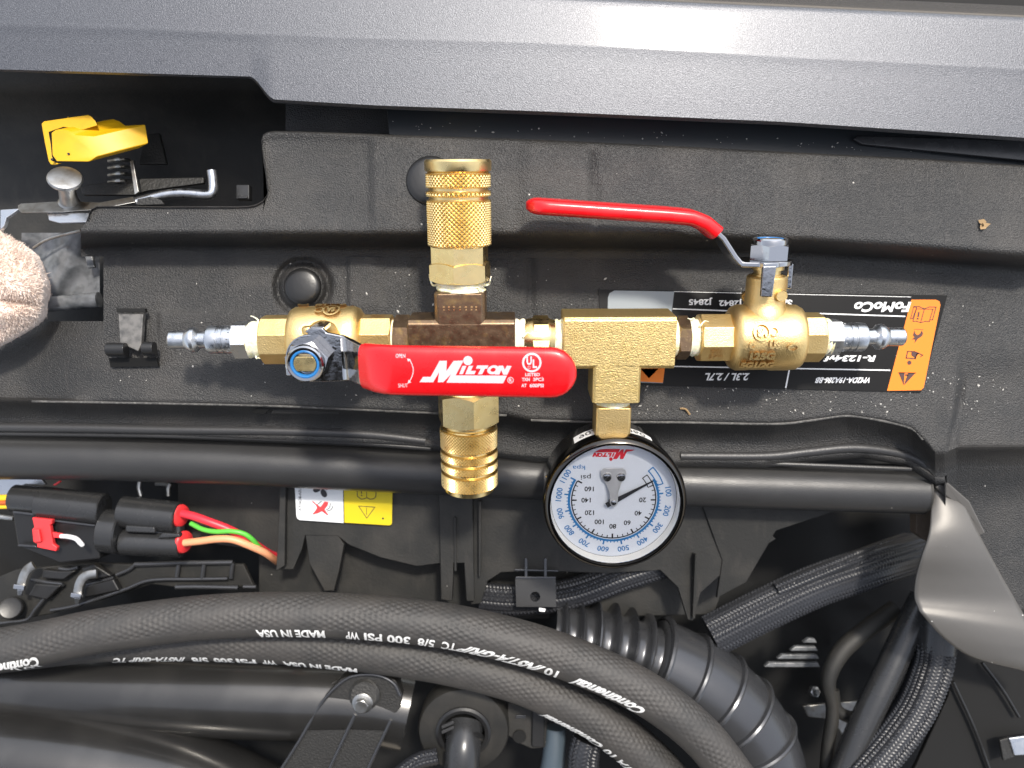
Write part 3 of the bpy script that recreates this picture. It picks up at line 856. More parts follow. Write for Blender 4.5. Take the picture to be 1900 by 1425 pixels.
# ================================================================ radiator cover
ZU, ZP = -22.0, -130.0
cover = thing('radiator_cover', 'wide black textured plastic radiator cover lying under the manifold', 'radiator cover', U(950, 600, -150))
topc = [(164, 408), (165, 396), (170, 387), (180, 382), (230, 382), (300, 383), (380, 383), (440, 383), (462, 382), (476, 379), (488, 372), (496, 361), (498, 348), (494, 315), (488, 280), (485, 260), (488, 250), (496, 245), (510, 243),
        (560, 244), (700, 249), (850, 254), (1000, 259), (1250, 271), (1500, 284), (1700, 294), (1960, 310)]
botc = [(150, 424), (156, 424), (164, 424), (176, 424), (230, 424), (300, 424), (380, 424), (430, 424), (446, 424), (458, 424), (468, 424), (476, 424), (482, 424), (486, 424), (490, 424), (494, 424), (498, 424), (504, 424), (514, 424),
        (560, 424), (700, 425), (850, 426), (1000, 427), (1250, 428), (1500, 436), (1700, 450), (1960, 470)]
def resample(pts, q):
    out = []
    for (a, b), s in zip(zip(pts, pts[1:]), q):
        for k in range(s): out.append((a[0] + (b[0] - a[0]) * k / s, a[1] + (b[1] - a[1]) * k / s))
    out.append(pts[-1]); return out
seg = [max(2, int(abs(b[0] - a[0]) / 7)) for a, b in zip(botc, botc[1:])]
tc, bc = resample(topc, seg), resample(botc, seg)
def upper_mod(x, y):
    z = -7 * (1 - smooth(684, 694, x)) - 7 * gauss(x, 1099 + (y - 260) * .03, 7) + 5 * smooth(955, 985, x) - 5 * smooth(1094, 1106, x) * .6 - 3.5 * gauss(x, 1505 - (y - 280) * .1, 12)
    z += 6 * gauss(x, 1364 - (y - 345) * .12, 9) * smooth(335, 400, y)
    if x > 1505: z -= 3 * smooth(1500, 1530, x)
    return z
rows = []
for (xt_, y_t), (xb, yb) in zip(tc, bc):
    col = [U(xt_, y_t, ZU - 90), U(xt_, y_t, ZU - 6)]
    col.append(U(xt_ + (xb - xt_) * .02, y_t + (yb - y_t) * .012 + 1.0, ZU - 1.5))
    for i in range(25):
        f = .03 + .97 * i / 24.0
        x, y = xt_ + (xb - xt_) * f, y_t + (yb - y_t) * f
        col.append(U(x, y, ZU + upper_mod(x, y) * smooth(0, .1, f) * (1 - .5 * smooth(.85, 1, f))))
    k = 1.0 if xb < 1400 else 1.0
    xl = max(xb, 192) if xb < 200 else xb
    for dy, z in ((5, -24), (10, -30), (15, -40), (19, -53), (23, -70), (27, -90), (31, -108), (36, -121), (43, -127), (52, ZP)):
        col.append(U(xb, yb + dy, z + upper_mod(xb, yb) * .4 * max(0, 1 - dy / 30)))
    rows.append(col)
build('upper_shelf', MB().grid(rows), M['cover'], cover, sharp=50)

edge = [(-60, 741), (0, 743), (300, 748), (520, 753), (760, 764), (940, 770), (985, 779), (1120, 783), (1250, 783), (1435, 786), (1500, 780), (1572, 771), (1640, 781), (1692, 795), (1715, 818), (1735, 842), (1752, 842), (1775, 832), (1960, 830)]
def plat_mod(x, y):
    r = math.hypot(x - 562, y - 532)
    z = -13 * gauss(r, 47, 7.5) + 2 * (1 - smooth(38, 50, r))
    z += -5 * gauss(x, 775, 14) * (1 - smooth(570, 600, y)) - 6 * gauss(x, 985, 9) * (1 - smooth(560, 600, y))
    z += 5 * smooth(640, 652, x) * (1 - smooth(690, 720, x)) * (1 - smooth(560, 600, y))
    z += 4 * smooth(575, 582, y) * (1 - smooth(590, 640, y)) * smooth(290, 300, x) * (1 - smooth(470, 480, x))
    z -= 10 * smooth(1782, 1800, x + (y - 480) * .05) * smooth(640, 720, y)
    z -= 5 * gauss(x, 1785 - (y - 720) * .2, 6) * smooth(690, 730, y)
    return z
rows = []
xs_ = [192 + 3.5 * i for i in range(508)]
for x in xs_:
    xb = x; yb = lerp_pts([(q[0], q[1]) for q in botc[3:]], max(178, x)) + 52
    e = lerp_pts(edge, x); col = []
    n = 76
    for i in range(n):
        y = yb + (e - 6 - yb) * i / (n - 1); col.append(U(x, y, ZP + plat_mod(x, y)))
    hump = gauss(x, 1600, 120)
    low = x > 1755
    for dy, z in ((-2, -2), (1, -6), (4, -14), (8, -26), (14, -40), (22, -54), (30, -64), (36, -69), (40, -70.5)):
        col.append(U(x, e + dy * (1 + .25 * hump), ZP + z))
    if low:
        for dy, z in ((60, -98), (110, -112), (180, -122), (300, -132)): col.append(U(x, e + dy, ZP + z))
    else:
        b0 = lerp_pts([(-60, 788), (300, 793), (760, 812), (1000, 838), (1250, 846), (1420, 848), (1500, 838), (1600, 830), (1680, 845), (1735, 880), (1960, 900)], x)
        for dy, z in ((0, -70), (6, -66), (14, -70), (20, -90)): col.append(U(x, b0 + dy, ZP + z - 6))
    rows.append(col)
m_ = MB()
n = len(rows[0])
for a, b in zip(rows, rows[1:]):
    k = min(len(a), len(b)); m_.grid([a[:k], b[:k]])
build('lower_shelf', m_, M['cover'], cover, sharp=55)
rows = []
for i in range(30):
    x = -80 + (192 + 80) * i / 29; e = lerp_pts(edge, x); col = []
    for j in range(18):
        y = 596 + (e - 6 - 596) * j / 17; col.append(U(x, y, ZP - 30 * (1 - smooth(30, 200, x)) - 16 * (1 - smooth(590, 630, y))))
    for dy, z in ((-2, -2), (1, -6), (4, -14), (8, -26), (14, -40), (22, -54), (30, -64), (36, -69), (40, -70.5)): col.append(U(x, e + dy, ZP + z))
    b0 = lerp_pts([(-60, 788), (300, 793)], x)
    for dy, z in ((0, -70), (6, -66), (14, -70), (20, -90)): col.append(U(x, b0 + dy, ZP + z - 6))
    rows.append(col)
build('lower_shelf_end', MB().grid(rows), M['cover'], cover, sharp=55)
# thin moulded rib under the ledge
rb = MB(); rb.tube([U(-60, 803, -212), U(300, 808, -212), (U(600, 818, -212)), U(800, 832, -214)], 5.5, n=10, step=20)
build('moulded_rib', rb, M['tube'], cover); rb = MB(); rb.tube([U(1255, 853, -214), U(1480, 862, -214), U(1690, 870, -214)], 5, n=10, step=20)
build('moulded_rib', rb, M['tube'], cover)
lg = MB(); lg.tube([U(-60, 792, -206), U(150, 794, -205), U(300, 797, -205), U(520, 800, -205), (U(680, 806, -206)), U(790, 818, -210)], 10, n=14, step=12); build('moulded_ledge', lg, M['satin_black'], cover)
lg = MB(); lg.tube([U(1262, 846, -208), U(1420, 846, -206), U(1500, 838, -204), U(1590, 831, -203), U(1680, 844, -206), U(1728, 872, -212)], 10, n=14, step=12); build('moulded_ledge', lg, M['satin_black'], cover)
lg = MB(); lg.tube([U(x, lerp_pts(edge, x) + .5, ZP - 5) for x in (60, 300, 520, 760, 870, 940)], 2.6, n=8, step=10); build('edge_highlight_strip', lg, M['edge_highlight'], cover)  # added pale strip, paints the highlight along the shelf edge
lg = MB(); lg.tube([U(x, lerp_pts(edge, x) + .5, ZP - 5) for x in (985, 1050, 1120, 1250, 1435, 1500, 1572, 1640, 1692, 1712)], 2.8, n=8, step=10); build('edge_highlight_strip', lg, M['edge_highlight'], cover)
# push pins
for (x, y, r, z, mt) in ((560, 531, 35, ZP + 12, 'smooth'), (799, 334, 44, ZU + 5, 'smooth')):
    c = U(x, y, z); f = Frame(c, Z, X)
    build('push_pin', MB().lathe([(r * 1.06, -14), (r * 1.06, -3), (r * 1.0, 0), (r * .8, 2.5), (r * .4, 4), (2, 4.4)], f, 48, cap0=False), M['smooth'], cover, sharp=50)
# slot with lighter tab below the left valve
sl = MB(); sl.slab3([(508, 757, -146), (628, 758, -146), (630, 769, -158), (502, 768, -158)], 14)
build('slot_tab', sl, M['tube'], cover, bevel=2)
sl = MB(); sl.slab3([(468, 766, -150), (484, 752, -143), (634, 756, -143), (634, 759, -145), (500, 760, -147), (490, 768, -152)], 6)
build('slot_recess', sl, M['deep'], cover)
# hook clip on the left
hk = MB()
hk.slab3([(216, 572, -104), (268, 572, -104), (270, 579, -104), (216, 579, -104)], 10)
build('clip_slot', hk, M['deep'], cover)
hk = MB(); hk.slab3([(219, 582, -108), (266, 582, -108), (262, 640, -104), (256, 652, -100), (222, 636, -104)], 12)
build('clip_tongue', hk, make('clip_grey', (.13, .125, .12), rough=.45, var=[(14, .4, .7, (.05, .05, .05))]), cover, bevel=2)
for (x0, x1, y) in ((199, 234, 648), (266, 287, 646)):
    hk = MB(); hk.tube([U(x0, y, -96), U(x1, y, -96)], 13, n=20, step=6); hk.slab3([(x0, y + 2, -98), (x1, y + 2, -98), (x1, y + 14, -100), (x0, y + 14, -100)], 14)
    build('clip_roll', hk, M['smooth'], cover, bevel=1.5)
hk = MB(); hk.slab3([(201, 664, -116), (290, 664, -116), (294, 680, -122), (205, 681, -122)], 6); build('clip_slot', hk, M['deep'], cover)
# litter on the cover
lf = MB()
for k, (x, y) in enumerate(((1822, 412), (1828, 418), (1824, 421))):
    a = k * 2.1; c = U(x, y, ZU + 4)
    lf.add([c + Vector((9 * math.cos(a + t) * (.5 if i % 2 else 1), 9 * math.sin(a + t) * .6, 4 * math.sin(i * 2.0))) for i, t in enumerate((0, 1.2, 2.2, 3.4, 4.6, 5.5))], [(0, 1, 2, 3, 4, 5)])
build('leaf_scrap', lf, M['leaf'], base=U(1824, 416, ZU), label='dry curled leaf scrap on the cover near right edge', cat='leaf')
tw = MB(); tw.tube([U(1262, 758, ZP + 3), U(1272, 759, ZP + 6), U(1280, 769, ZP + 3)], 2.0, n=6, step=2)
build('twig', tw, M['leaf'], base=U(1270, 762, ZP), label='tiny curved twig on the cover above the crossbar', cat='twig')
dg = MB(); rnd = random.Random(3)
for k in range(420):
    u = rnd.random()
    if u < .25: x, y, z = rnd.uniform(200, 1880), rnd.uniform(480, 740), ZP
    elif u < .6: x, y, z = rnd.uniform(1180, 1880), rnd.uniform(690, 770), ZP
    elif u < .85: x, y, z = rnd.uniform(640, 1100), rnd.uniform(480, 760), ZP
    else: x, y, z = rnd.uniform(720, 1900), 0, -51
    if z == -51: y = lerp_pts([(716, 230), (1000, 245), (1900, 288)], x) + rnd.uniform(-10, 8)
    r = .7 + 1.6 * rnd.random() ** 3; a = rnd.random() * 6.3; c = U(x, y, z + 1.2 + plat_mod(x, y) if z == ZP else z + 1)
    l = r * rnd.choice((1, 1, 1, 2.2))
    dg.add([c + Vector((l * math.cos(a), l * math.sin(a), 0)), c + Vector((-r * math.sin(a), r * math.cos(a), 0)), c - Vector((l * math.cos(a), l * math.sin(a), 0)), c - Vector((-r * math.sin(a), r * math.cos(a), 0)), c + Vector((0, 0, r))],
           [(0, 1, 4), (1, 2, 4), (2, 3, 4), (3, 0, 4)])
build('grit', dg, make('pale_grit', (.6, .58, .54), rough=.9), base=U(950, 700, ZP), kind='stuff', label='pale specks of grit scattered over the black cover', cat='grit')

# warning label
lab = build('warning_label', MB().plate([(1111, 537), (1758, 548), (1709, 728), (1118, 713)], ZP + 3, 2.5), M['sticker_black'], cover, label='black label with orange warning column and white lettering, upside down')
FL = lambda z: (lambda x, y: U(x, y, z))
f3 = FL(ZP + 3.5); f4 = FL(ZP + 3.9)
mb = MB(); fpoly(mb, f3, [(1128, 552), (1131, 544), (1140, 539), (1251, 541), (1230, 711), (1126, 708)]); build('silver_field', mb, M['sticker_silver'], lab)
mb = MB(); fpoly(mb, f3, [(1691, 556), (1736, 556), (1743, 559), (1745, 566), (1714, 719), (1709, 724), (1646, 725)])
build('orange_field', mb, M['orange'], lab); mb = MB(); fpoly(mb, f4, [(1150, 676), (1234, 680), (1230, 710), (1146, 706)]); build('orange_field', mb, M['orange'], lab)
mb = MB()
for q in ([(1249, 573), (1360, 577)], [(1500, 581), (1679, 587)], [(1234, 679.5), (1651, 687)], [(1488, 580), (1488, 588)], [(1251, 541), (1690, 551)]): fline(mb, f4, q, 2.2 if q[0][1] != 541 else 1.0)
fline(mb, f4, [(1465, 684), (1458, 719)], 2.6)
tb = lambda s_, x0, y0, x1, y1, b_=.03, sh=0: text_box(mb, s_, f4, x0, y0, x1, y1, b_, 1, sh, True)
tb('J2845', 1278, 552, 1322, 566); tb('J2842', 1334, 554, 1378, 568); tb('SAE', 1436, 556, 1470, 570)
tb('FoMoCo', 1584, 560, 1688, 579, .04, .06); tb('R-1234yf', 1530, 656, 1624, 671, .04, .06); tb('2.3L / 2.7L', 1307, 692, 1389, 706, .03, .06); tb('VM2DA-19A286-BB', 1513, 700, 1615, 711, .03, .05)
build('label_lettering', mb, M['white_print'], lab)
mb = MB(); z3 = lambda x, y: f4(1600 + x / 7.124, 540 + y / 7.124)
fline(mb, z3, [(640, 365), (665, 365), (720, 215), (680, 210), (640, 365)], 9); fline(mb, z3, [(680, 205), (750, 205), (822, 235), (890, 210), (975, 212), (930, 380), (900, 380)], 11)
fline(mb, z3, [(720, 235), (820, 240), (940, 240)], 8); fline(mb, z3, [(715, 240), (670, 400), (720, 400), (775, 418), (830, 400), (885, 405), (935, 240)], 10); fline(mb, z3, [(820, 240), (772, 415)], 10)
fline(mb, z3, [(748, 285), (738, 335)], 22); fdisc(mb, z3, 733, 366, 13)
fpoly(mb, z3, [(690, 520), (700, 560), (730, 585), (770, 555), (785, 520), (803, 560), (790, 595), (755, 620), (735, 630), (690, 690), (700, 640), (655, 640), (690, 610), (670, 585)]); fline(mb, z3, [(688, 505), (805, 508)], 6)
fline(mb, z3, [(600, 800), (580, 885), (700, 895), (720, 840), (745, 820)], 14); fline(mb, z3, [(600, 798), (690, 800), (800, 848), (770, 868)], 12); fdisc(mb, z3, 622, 947, 28); fpoly(mb, z3, [(650, 800), (740, 820), (700, 890), (650, 850)])
fpoly(mb, z3, [(478, 1075), (560, 1075), (548, 1245)]); fpoly(mb, z3, [(608, 1078), (708, 1080), (552, 1245), (560, 1215)]); fline(mb, z3, [(478, 1080), (705, 1084)], 10); fline(mb, z3, [(575, 1110), (600, 1112)], 22)
fpoly(mb, f4, [(1188, 684), (1222, 684), (1204, 702)])
build('label_pictogram', mb, make('label_print_brown', (.05, .012, .01), rough=.5), lab)

# ================================================================ crossbar tube
cb = MB(); zc = -265; k = 60
cb.tube([U(-120, 846, zc), U(300, 853, zc), U(800, 876, zc), U(1250, 897, zc), U(1709, 912, zc)], 49, n=48, step=30, up=(0, 0, 1))
bar = thing('crossbar', 'thick black coated crossbar tube running behind the gauge', 'crossbar', U(800, 876, zc))
build('tube', cb, M['tube'], bar, sharp=50)
er = MB(); er.lathe([(49.5, -3), (49.5, 2), (44, 3), (41, -4)], Frame(U(1709, 912, zc), U(1709, 912, zc) - U(1250, 897, zc)), 48, cap0=False); build('end_ring', er, M['matt'], bar)
pg = MB(); pg.slab3([(1700, 880, -300), (1716, 850, -300), (1745, 890, -290), (1740, 960, -300), (1722, 1005, -310), (1700, 990, -310)], 30)
build('end_bracket', pg, make('rusty_bracket', (.075, .055, .04), rough=.7, bump=[('noise', 6, .5, 3)]), bar, bevel=3)
# ================================================================ hood latch in the recess
def ZM(ox, oy, k):
    return lambda x, y, z: (ox + x / k, oy + y / k, z)
zl = ZM(0, 200, 3.654)
latch = thing('hood_latch', 'steel hood latch with a yellow release paddle in the dark recess', 'hood latch', U(150, 330, -110))
mb = MB()
face = [(345, 168), (372, 150), (430, 142), (470, 156), (512, 186), (636, 190), (657, 332), (600, 367), (382, 366), (352, 322)]
fz = lambda x, y: -62 + (x - 345) * .02
p0 = [U(*zl(x, y, fz(x, y))) for x, y in face]
off = [(x + (352 if i in (5, 6) else 345) * 1.0, y + (-78 if i == 5 else (-92 if i in (6, 7) else (-66 if i not in (8, 9) else -98)))) for i, (x, y) in enumerate(face)]
p1 = [U(*zl(x, y, -112)) for x, y in off]
mb.prism(p0, p1)
pad = build('release_paddle', mb, M['yellow'], latch, bevel=2.2, seg=3, label='bright yellow plastic release paddle', sharp=50)
fl = MB()
o1 = [(282, 108), (300, 92), (598, 48), (618, 58), (648, 92), (660, 120), (560, 150), (430, 130), (330, 165), (345, 250), (352, 330), (372, 372), (420, 376), (372, 388), (345, 384), (330, 360), (305, 240)]
fl.prism([U(*zl(x, y, -92)) for x, y in o1], [U(*zl(x, y, -70)) for x, y in o1])
for x in (455, 520, 575): fl.prism([U(*zl(x + a, y, -96)) for a, y in ((0, 62), (10, 60), (18, 128), (8, 130))], [U(*zl(x + a, y, -76)) for a, y in ((0, 62), (10, 60), (18, 128), (8, 130))])
build('paddle_flange', fl, M['yellow'], pad, bevel=1.2)
hl = MB(); c = U(*zl(465, 312, -58)); hl.lathe([(2.2, -2), (2.2, 1)], Frame(c, Z, X), 12); c = U(*zl(356, 352, -60)); hl.lathe([(2.6, -4), (2.6, 2)], Frame(c, Z, X), 12)
build('paddle_hole', hl, M['black_print'], pad)
# latch plate with striker pin
lp = MB(); lp.slab3([zl(*q) for q in ((118, 660, -78), (140, 648, -82), (420, 632, -96), (680, 640, -96), (900, 600, -110), (920, 640, -106), (660, 690, -84), (420, 706, -72), (140, 710, -70), (122, 690, -74))], 10)
build('latch_plate', lp, M['steel'], latch, bevel=1.5)
lp = MB(); lp.slab3([zl(*q) for q in ((318, 712, -80), (600, 712, -80), (612, 775, -70), (400, 780, -70), (330, 762, -74))], 12); build('lower_plate', lp, M['zinc'], latch, bevel=1.5)
lp = MB(); lp.slab3([zl(*q) for q in ((0, 690, -86), (130, 682, -86), (110, 700, -84), (45, 745, -80), (30, 800, -80), (0, 830, -80))], 10); build('side_plate', lp, M['zinc'], latch, bevel=1.5)
f = Frame(U(*zl(470, 640, -90)), (U(*zl(440, 480, -40)) - U(*zl(470, 640, -90))), X)
h = (U(*zl(440, 480, -40)) - U(*zl(470, 640, -90))).length
build('striker_pin', MB().lathe([(20, 0), (17, 4), (15, h * .5), (18, h - 8), (30, h - 4), (31, h), (29, h + 3), (20, h + 5)], f, 32), M['steel'], latch)
sp = MB()
for k in range(4):
    y = 350 + k * 48; sp.tube([U(*zl(740, y + 10, -190)), U(*zl(810, y, -160)), U(*zl(880, y + 8, -190))], 4, n=8, step=6)
build('return_spring', sp, M['steel'], latch)
ro = MB(); ro.tube([U(*zl(930, 640, -120)), U(*zl(1120, 590, -118)), U(*zl(1250, 580, -116)), U(*zl(1400, 590, -114)), U(*zl(1440, 570, -114)), U(*zl(1445, 500, -114)), U(*zl(1435, 425, -112))], 9.5, n=14, step=4)
build('pull_rod', ro, M['zinc'], latch)
lv = MB(); lv.slab3([zl(*q) for q in ((540, 530, -170), (900, 480, -170), (1380, 470, -170), (1380, 510, -170), (1000, 560, -165), (900, 590, -160), (560, 590, -160))], 12); build('catch_arm', lv, M['iron'], latch, bevel=2)
lv = MB(); lv.slab3([zl(*q) for q in ((880, 360, -140), (902, 355, -140), (940, 570, -140), (912, 590, -140))], 8); build('catch_arm', lv, M['steel'], latch, bevel=1)
lv = MB(); lv.slab3([zl(*q) for q in ((930, 620, -104), (1020, 600, -104), (1090, 625, -104), (1115, 655, -104), (930, 660, -104))], 6); build('cover_edge', lv, M['iron'], latch, bevel=1)
lv = MB(); lv.slab3([zl(*q) for q in ((1600, 520, -180), (1690, 520, -180), (1690, 620, -180), (1600, 620, -180))], 20); lv.slab3([zl(*q) for q in ((1610, 595, -176), (1675, 595, -176), (1675, 616, -176), (1610, 616, -176))], 4)
build('bolt_block', lv, M['gloss'], latch, bevel=3)
lv = MB(); lv.slab3([zl(*q) for q in ((980, 180, -220), (1080, 170, -240), (1130, 380, -230), (940, 380, -210))], 10); build('catch_arm', lv, M['iron'], latch, bevel=2)
# dark recess behind
rc = thing('latch_recess', 'dark recess panel behind the hood latch', 'recess panel', U(220, 260, -260))
mb = MB(); mb.grid([[U(x, y, z + 10 * math.sin(x * .01)) for x in range(-100, 640, 40)] for y, z in ((80, -120), (150, -150), (176, -190), (205, -235), (260, -300), (390, -320), (460, -320), (620, -300))])
build('recess_wall', mb, M['matt'], rc, sharp=60)

# ================================================================ pale plastic piece and fleece glove
pale = thing('lamp_bracket', 'cloudy grey plastic bracket behind the fleece at left edge', 'bracket', U(130, 500, -170))
mb = MB(); mb.grid([[U(x, y, -182 + 14 * math.sin(x * .05 + y * .03) + 10 * noise.noise(Vector((x * .02, y * .02, 0)))) for x in range(40, 186, 5)] for y in range(432, 560, 6)])
build('cloudy_body', mb, M['clear'], pale, sharp=60)
mb = MB(); mb.tube([U(60, 566, -170), U(120, 562, -166), U(184, 556, -166)], 16, n=16, step=8); build('rim', mb, M['clear'], pale)
mb = MB(); mb.slab3([(154, 462, -160), (166, 458, -160), (176, 496, -158), (162, 498, -158)], 8); build('rib', mb, M['clear'], pale, bevel=2)
mb = MB(); mb.tube([U(62, 460, -150), U(90, 444, -140), U(150, 428, -130)], 3, n=8, step=6); build('wire_edge', mb, M['steel'], pale)
mb = MB(); mb.slab3([(180, 420, -150), (235, 426, -150), (243, 446, -150), (185, 444, -150)], 6); build('red_reflector', mb, make('reflector_red', (.10, .006, .006), rough=.3), pale)

fl_ = thing('fleece_glove', 'fluffy beige fleece glove reaching in at the left edge', 'glove', U(20, 540, -60))
def fleece(u, v):     # u along the edge from top to bottom, v towards the viewer
    t = math.pi * u
    y = 412 + 250 * u; x = -70 + 164 * (math.sin(t) ** .55) * (1 - .12 * math.sin(6 * t) * (.5 - u))
    x = -70 + (x + 70) * math.cos(v * math.pi / 2 * .98)
    z = -150 + 150 * math.sin(v * math.pi / 2) ** .8 * (.35 + .65 * math.sin(t) ** .6)
    q = U(x, y, z); fold = 20 * gauss(y - .12 * x, 556, 13) * smooth(95, 30, x) + 14 * gauss(math.hypot(x - 18, y - 490), 0, 18) + 8 * gauss(y + .3 * x, 610, 14)
    q.z -= fold * 1.6
    return q
NU, NV = 70, 26
mb = MB().grid([[fleece(i / NU * .998 + .001, j / NV) for j in range(NV + 1)] for i in range(NU + 1)])
body = build('glove_body', mb, M['fleece'], fl_, sharp=180)
rnd = random.Random(11); pile = MB()
for k in range(15000):
    u, v = rnd.random(), rnd.random() ** 1.25
    p = fleece(u, v); du = fleece(min(1, u + .01), v) - p; dv = fleece(u, min(1, v + .02)) - p
    nrm = du.cross(dv)
    if nrm.length < 1e-6: continue
    nrm.normalize()
    if nrm.x < 0 and nrm.z < 0: nrm = -nrm
    d = (nrm + Vector((rnd.gauss(.15, .4), rnd.gauss(.1 if u < .5 else -.2, .45), rnd.gauss(0, .3)))).normalized() * rnd.uniform(8, 17)
    s1 = Vector((rnd.gauss(0, 1), rnd.gauss(0, 1), rnd.gauss(0, 1))).normalized() * 1.3; tip = p + d + s1 * 2
    pile.add([p - s1, p + s1, p + d * .6 + s1 * .8, tip], [(0, 1, 2), (0, 2, 3)])
build('pile', pile, M['fleece'], fl_, kind='stuff')

# ================================================================ wiring connector
zc_ = ZM(0, 880, 5.09)
con = thing('wiring_connector', 'black wiring connector with red lock and coloured wires', 'connector', U(170, 990, -350))
K_ = -330
def cyl(pts, r, mat, name, parent, z=K_, n=40, **kw):
    P_ = [U(*zc_(x, y, z)) for x, y in pts]; fr = Frame(P_[0], P_[1] - P_[0]); l = (P_[1] - P_[0]).length; r = r / 5.09 * (D - z) / D
    return build(name, MB().lathe([(r * .93, 0), (r, r * .06), (r, l - r * .06), (r * .93, l)], fr, n), mat, parent, **kw)
hs = cyl([(130, 225), (420, 250)], 128, M['gloss'], 'housing', con)
cyl([(385, 262), (985, 330)], 150, M['gloss'], 'locking_sleeve', con)
mb = MB(); mb.slab3([zc_(*q) for q in ((112, 352, -316), (510, 395, -316), (905, 470, -316), (945, 800, -330), (560, 840, -335), (165, 675, -325))], 60)
build('lower_housing', mb, M['smooth'], con, bevel=4)
mb = MB(); mb.slab3([zc_(*q) for q in ((120, 345, -306), (510, 392, -306), (508, 412, -306), (120, 366, -306))], 6); mb.slab3([zc_(*q) for q in ((495, 428, -308), (900, 478, -308), (890, 494, -308), (495, 446, -308))], 6)
mb.slab3([zc_(*q) for q in ((165, 660, -312), (330, 672, -312), (345, 692, -312), (170, 680, -312))], 6)
build('guide_rail', mb, M['bellow'], con, bevel=1)
cyl([(985, 530), (1165, 548)], 205, M['gloss'], 'collar', con, z=-345)
cyl([(1150, 352), (1690, 412)], 150, M['gloss'], 'socket', con, z=-345)
cyl([(1160, 640), (1720, 668)], 118, M['gloss'], 'socket', con, z=-345)
mb = MB(); mb.slab3([zc_(*q) for q in ((1180, 480, -312), (1460, 498, -312), (1462, 560, -312), (1180, 548, -312))], 26); mb.slab3([zc_(*q) for q in ((1530, 550, -316), (1700, 562, -316), (1700, 600, -316), (1480, 610, -316))], 26)
build('key_rib', mb, M['gloss'], con, bevel=4)
mb = MB(); mb.slab3([zc_(*q) for q in ((1165, 300, -335), (1690, 380, -335), (1720, 720, -335), (1165, 740, -335))], 30); build('socket_body', mb, M['gloss'], con, bevel=8, seg=3)
for (cx_, cy_, w) in ((1706, 390, 20), (1738, 640, 18)):
    c = U(*zc_(cx_, cy_, -342)); f = Frame(c, X * 1.0 + Y * -.1 + Z * .35, Y)
    build('wire_seal', MB().lathe([(10, -8), (25, -5), (26, 0), (24, 4), (9, 10)], f, 32), M['lock_red'], con)
lk = MB(); lk.slab3([zc_(*q) for q in ((300, 408, -296), (492, 428, -296), (488, 470, -298), (470, 480, -298), (500, 660, -300), (538, 690, -300), (530, 728, -302), (345, 690, -300), (350, 660, -300), (312, 640, -298), (300, 520, -298), (322, 500, -298))], 12)
lock = build('locking_tab', lk, M['lock_red'], con, bevel=2)
lk = MB(); lk.slab3([zc_(*q) for q in ((310, 520, -290), (365, 520, -290), (385, 640, -290), (320, 650, -290))], 8); build('tab_grip', lk, M['lock_red'], lock, bevel=3)
lk = MB(); lk.slab3([zc_(*q) for q in ((490, 545, -296), (585, 562, -292), (585, 605, -292), (500, 600, -296))], 8); build('tab_tail', lk, M['lock_red'], lock, bevel=2)
mb = MB(); mb.tube([U(*zc_(580, 585, -290)), U(*zc_(650, 590, -280)), U(*zc_(720, 610, -274)), U(*zc_(760, 650, -272)), U(*zc_(778, 668, -276))], 5.2, n=12, step=3); build('white_tie', mb, M['tie_white'], con)
mb = MB(); mb.slab3([zc_(500, 100, -330), zc_(560, 60, -330), zc_(566, 75, -330), zc_(515, 108, -330)], 6); build('red_flag', mb, M['lock_red'], con)
zw = ZM(0, 780, 2.5)
def wire(name, pts, r, mat, z0=-325): 
    mb = MB(); mb.tube([U(*zw(x, y, z0 + dz)) for x, y, dz in pts], r, n=12, step=5); return build(name, mb, mat, con)
wire('wire', [(846, 432, 0), (900, 445, 8), (970, 470, 12), (1050, 500, 8), (1120, 535, 2), (1190, 580, -20), (1250, 618, -70), (1310, 640, -130)], 9.5, M['wire_red'])
wire('wire', [(886, 478, 4), (940, 505, 16), (1000, 516, 22), (1070, 514, 24), (1130, 525, 20), (1170, 552, 10), (1205, 590, -14), (1255, 628, -60), (1310, 655, -130)], 5.5, M['wire_green'])
wire('wire', [(856, 568, 0), (930, 560, 10), (1010, 550, 18), (1080, 553, 18), (1150, 578, 10), (1225, 612, -14), (1265, 640, -50), (1310, 670, -130)], 8.5, M['wire_peach'])
wire('wire', [(-40, 362, 0), (20, 360, 0), (64, 358, 0)], 8, M['wire_yellow'], -318)
wire('wire', [(-40, 382, 0), (20, 381, 0), (64, 380, 0)], 6, M['wire_brown'], -314)
wire('wire', [(-40, 398, 0), (20, 399, 0), (64, 396, 0)], 6, M['wire_yellow'], -320)
pb = thing('pale_bracket', 'pale grey metal bracket corner above the wiring connector', 'bracket', U(40, 900, -380))
mb = MB(); mb.slab3([zc_(*q) for q in ((-60, 50, -375), (385, 35, -375), (432, 100, -375), (240, 95, -375), (130, 140, -375), (80, 205, -375), (-60, 205, -375))], 10); build('plate', mb, M['zinc'], pb, bevel=2)
mb = MB(); mb.tube([U(*zc_(-60, 395, -390)), U(*zc_(130, 415, -390))], 6, n=12, step=8); build('rod', mb, M['steel'], pb)
sb = thing('small_clip', 'small black steel clip bracket beyond the wiring connector', 'clip', U(290, 905, -380))
for pts in ([(1320, 70), (1312, 130), (1330, 205)], [(1470, 90), (1530, 92), (1590, 100)], [(1610, 90), (1590, 130), (1590, 205)]):
    mb = MB(); mb.tube([U(*zc_(x, y, -372)) for x, y in pts], 4.5, n=8, step=5); build('clip_leg', mb, M['steel'], sb)

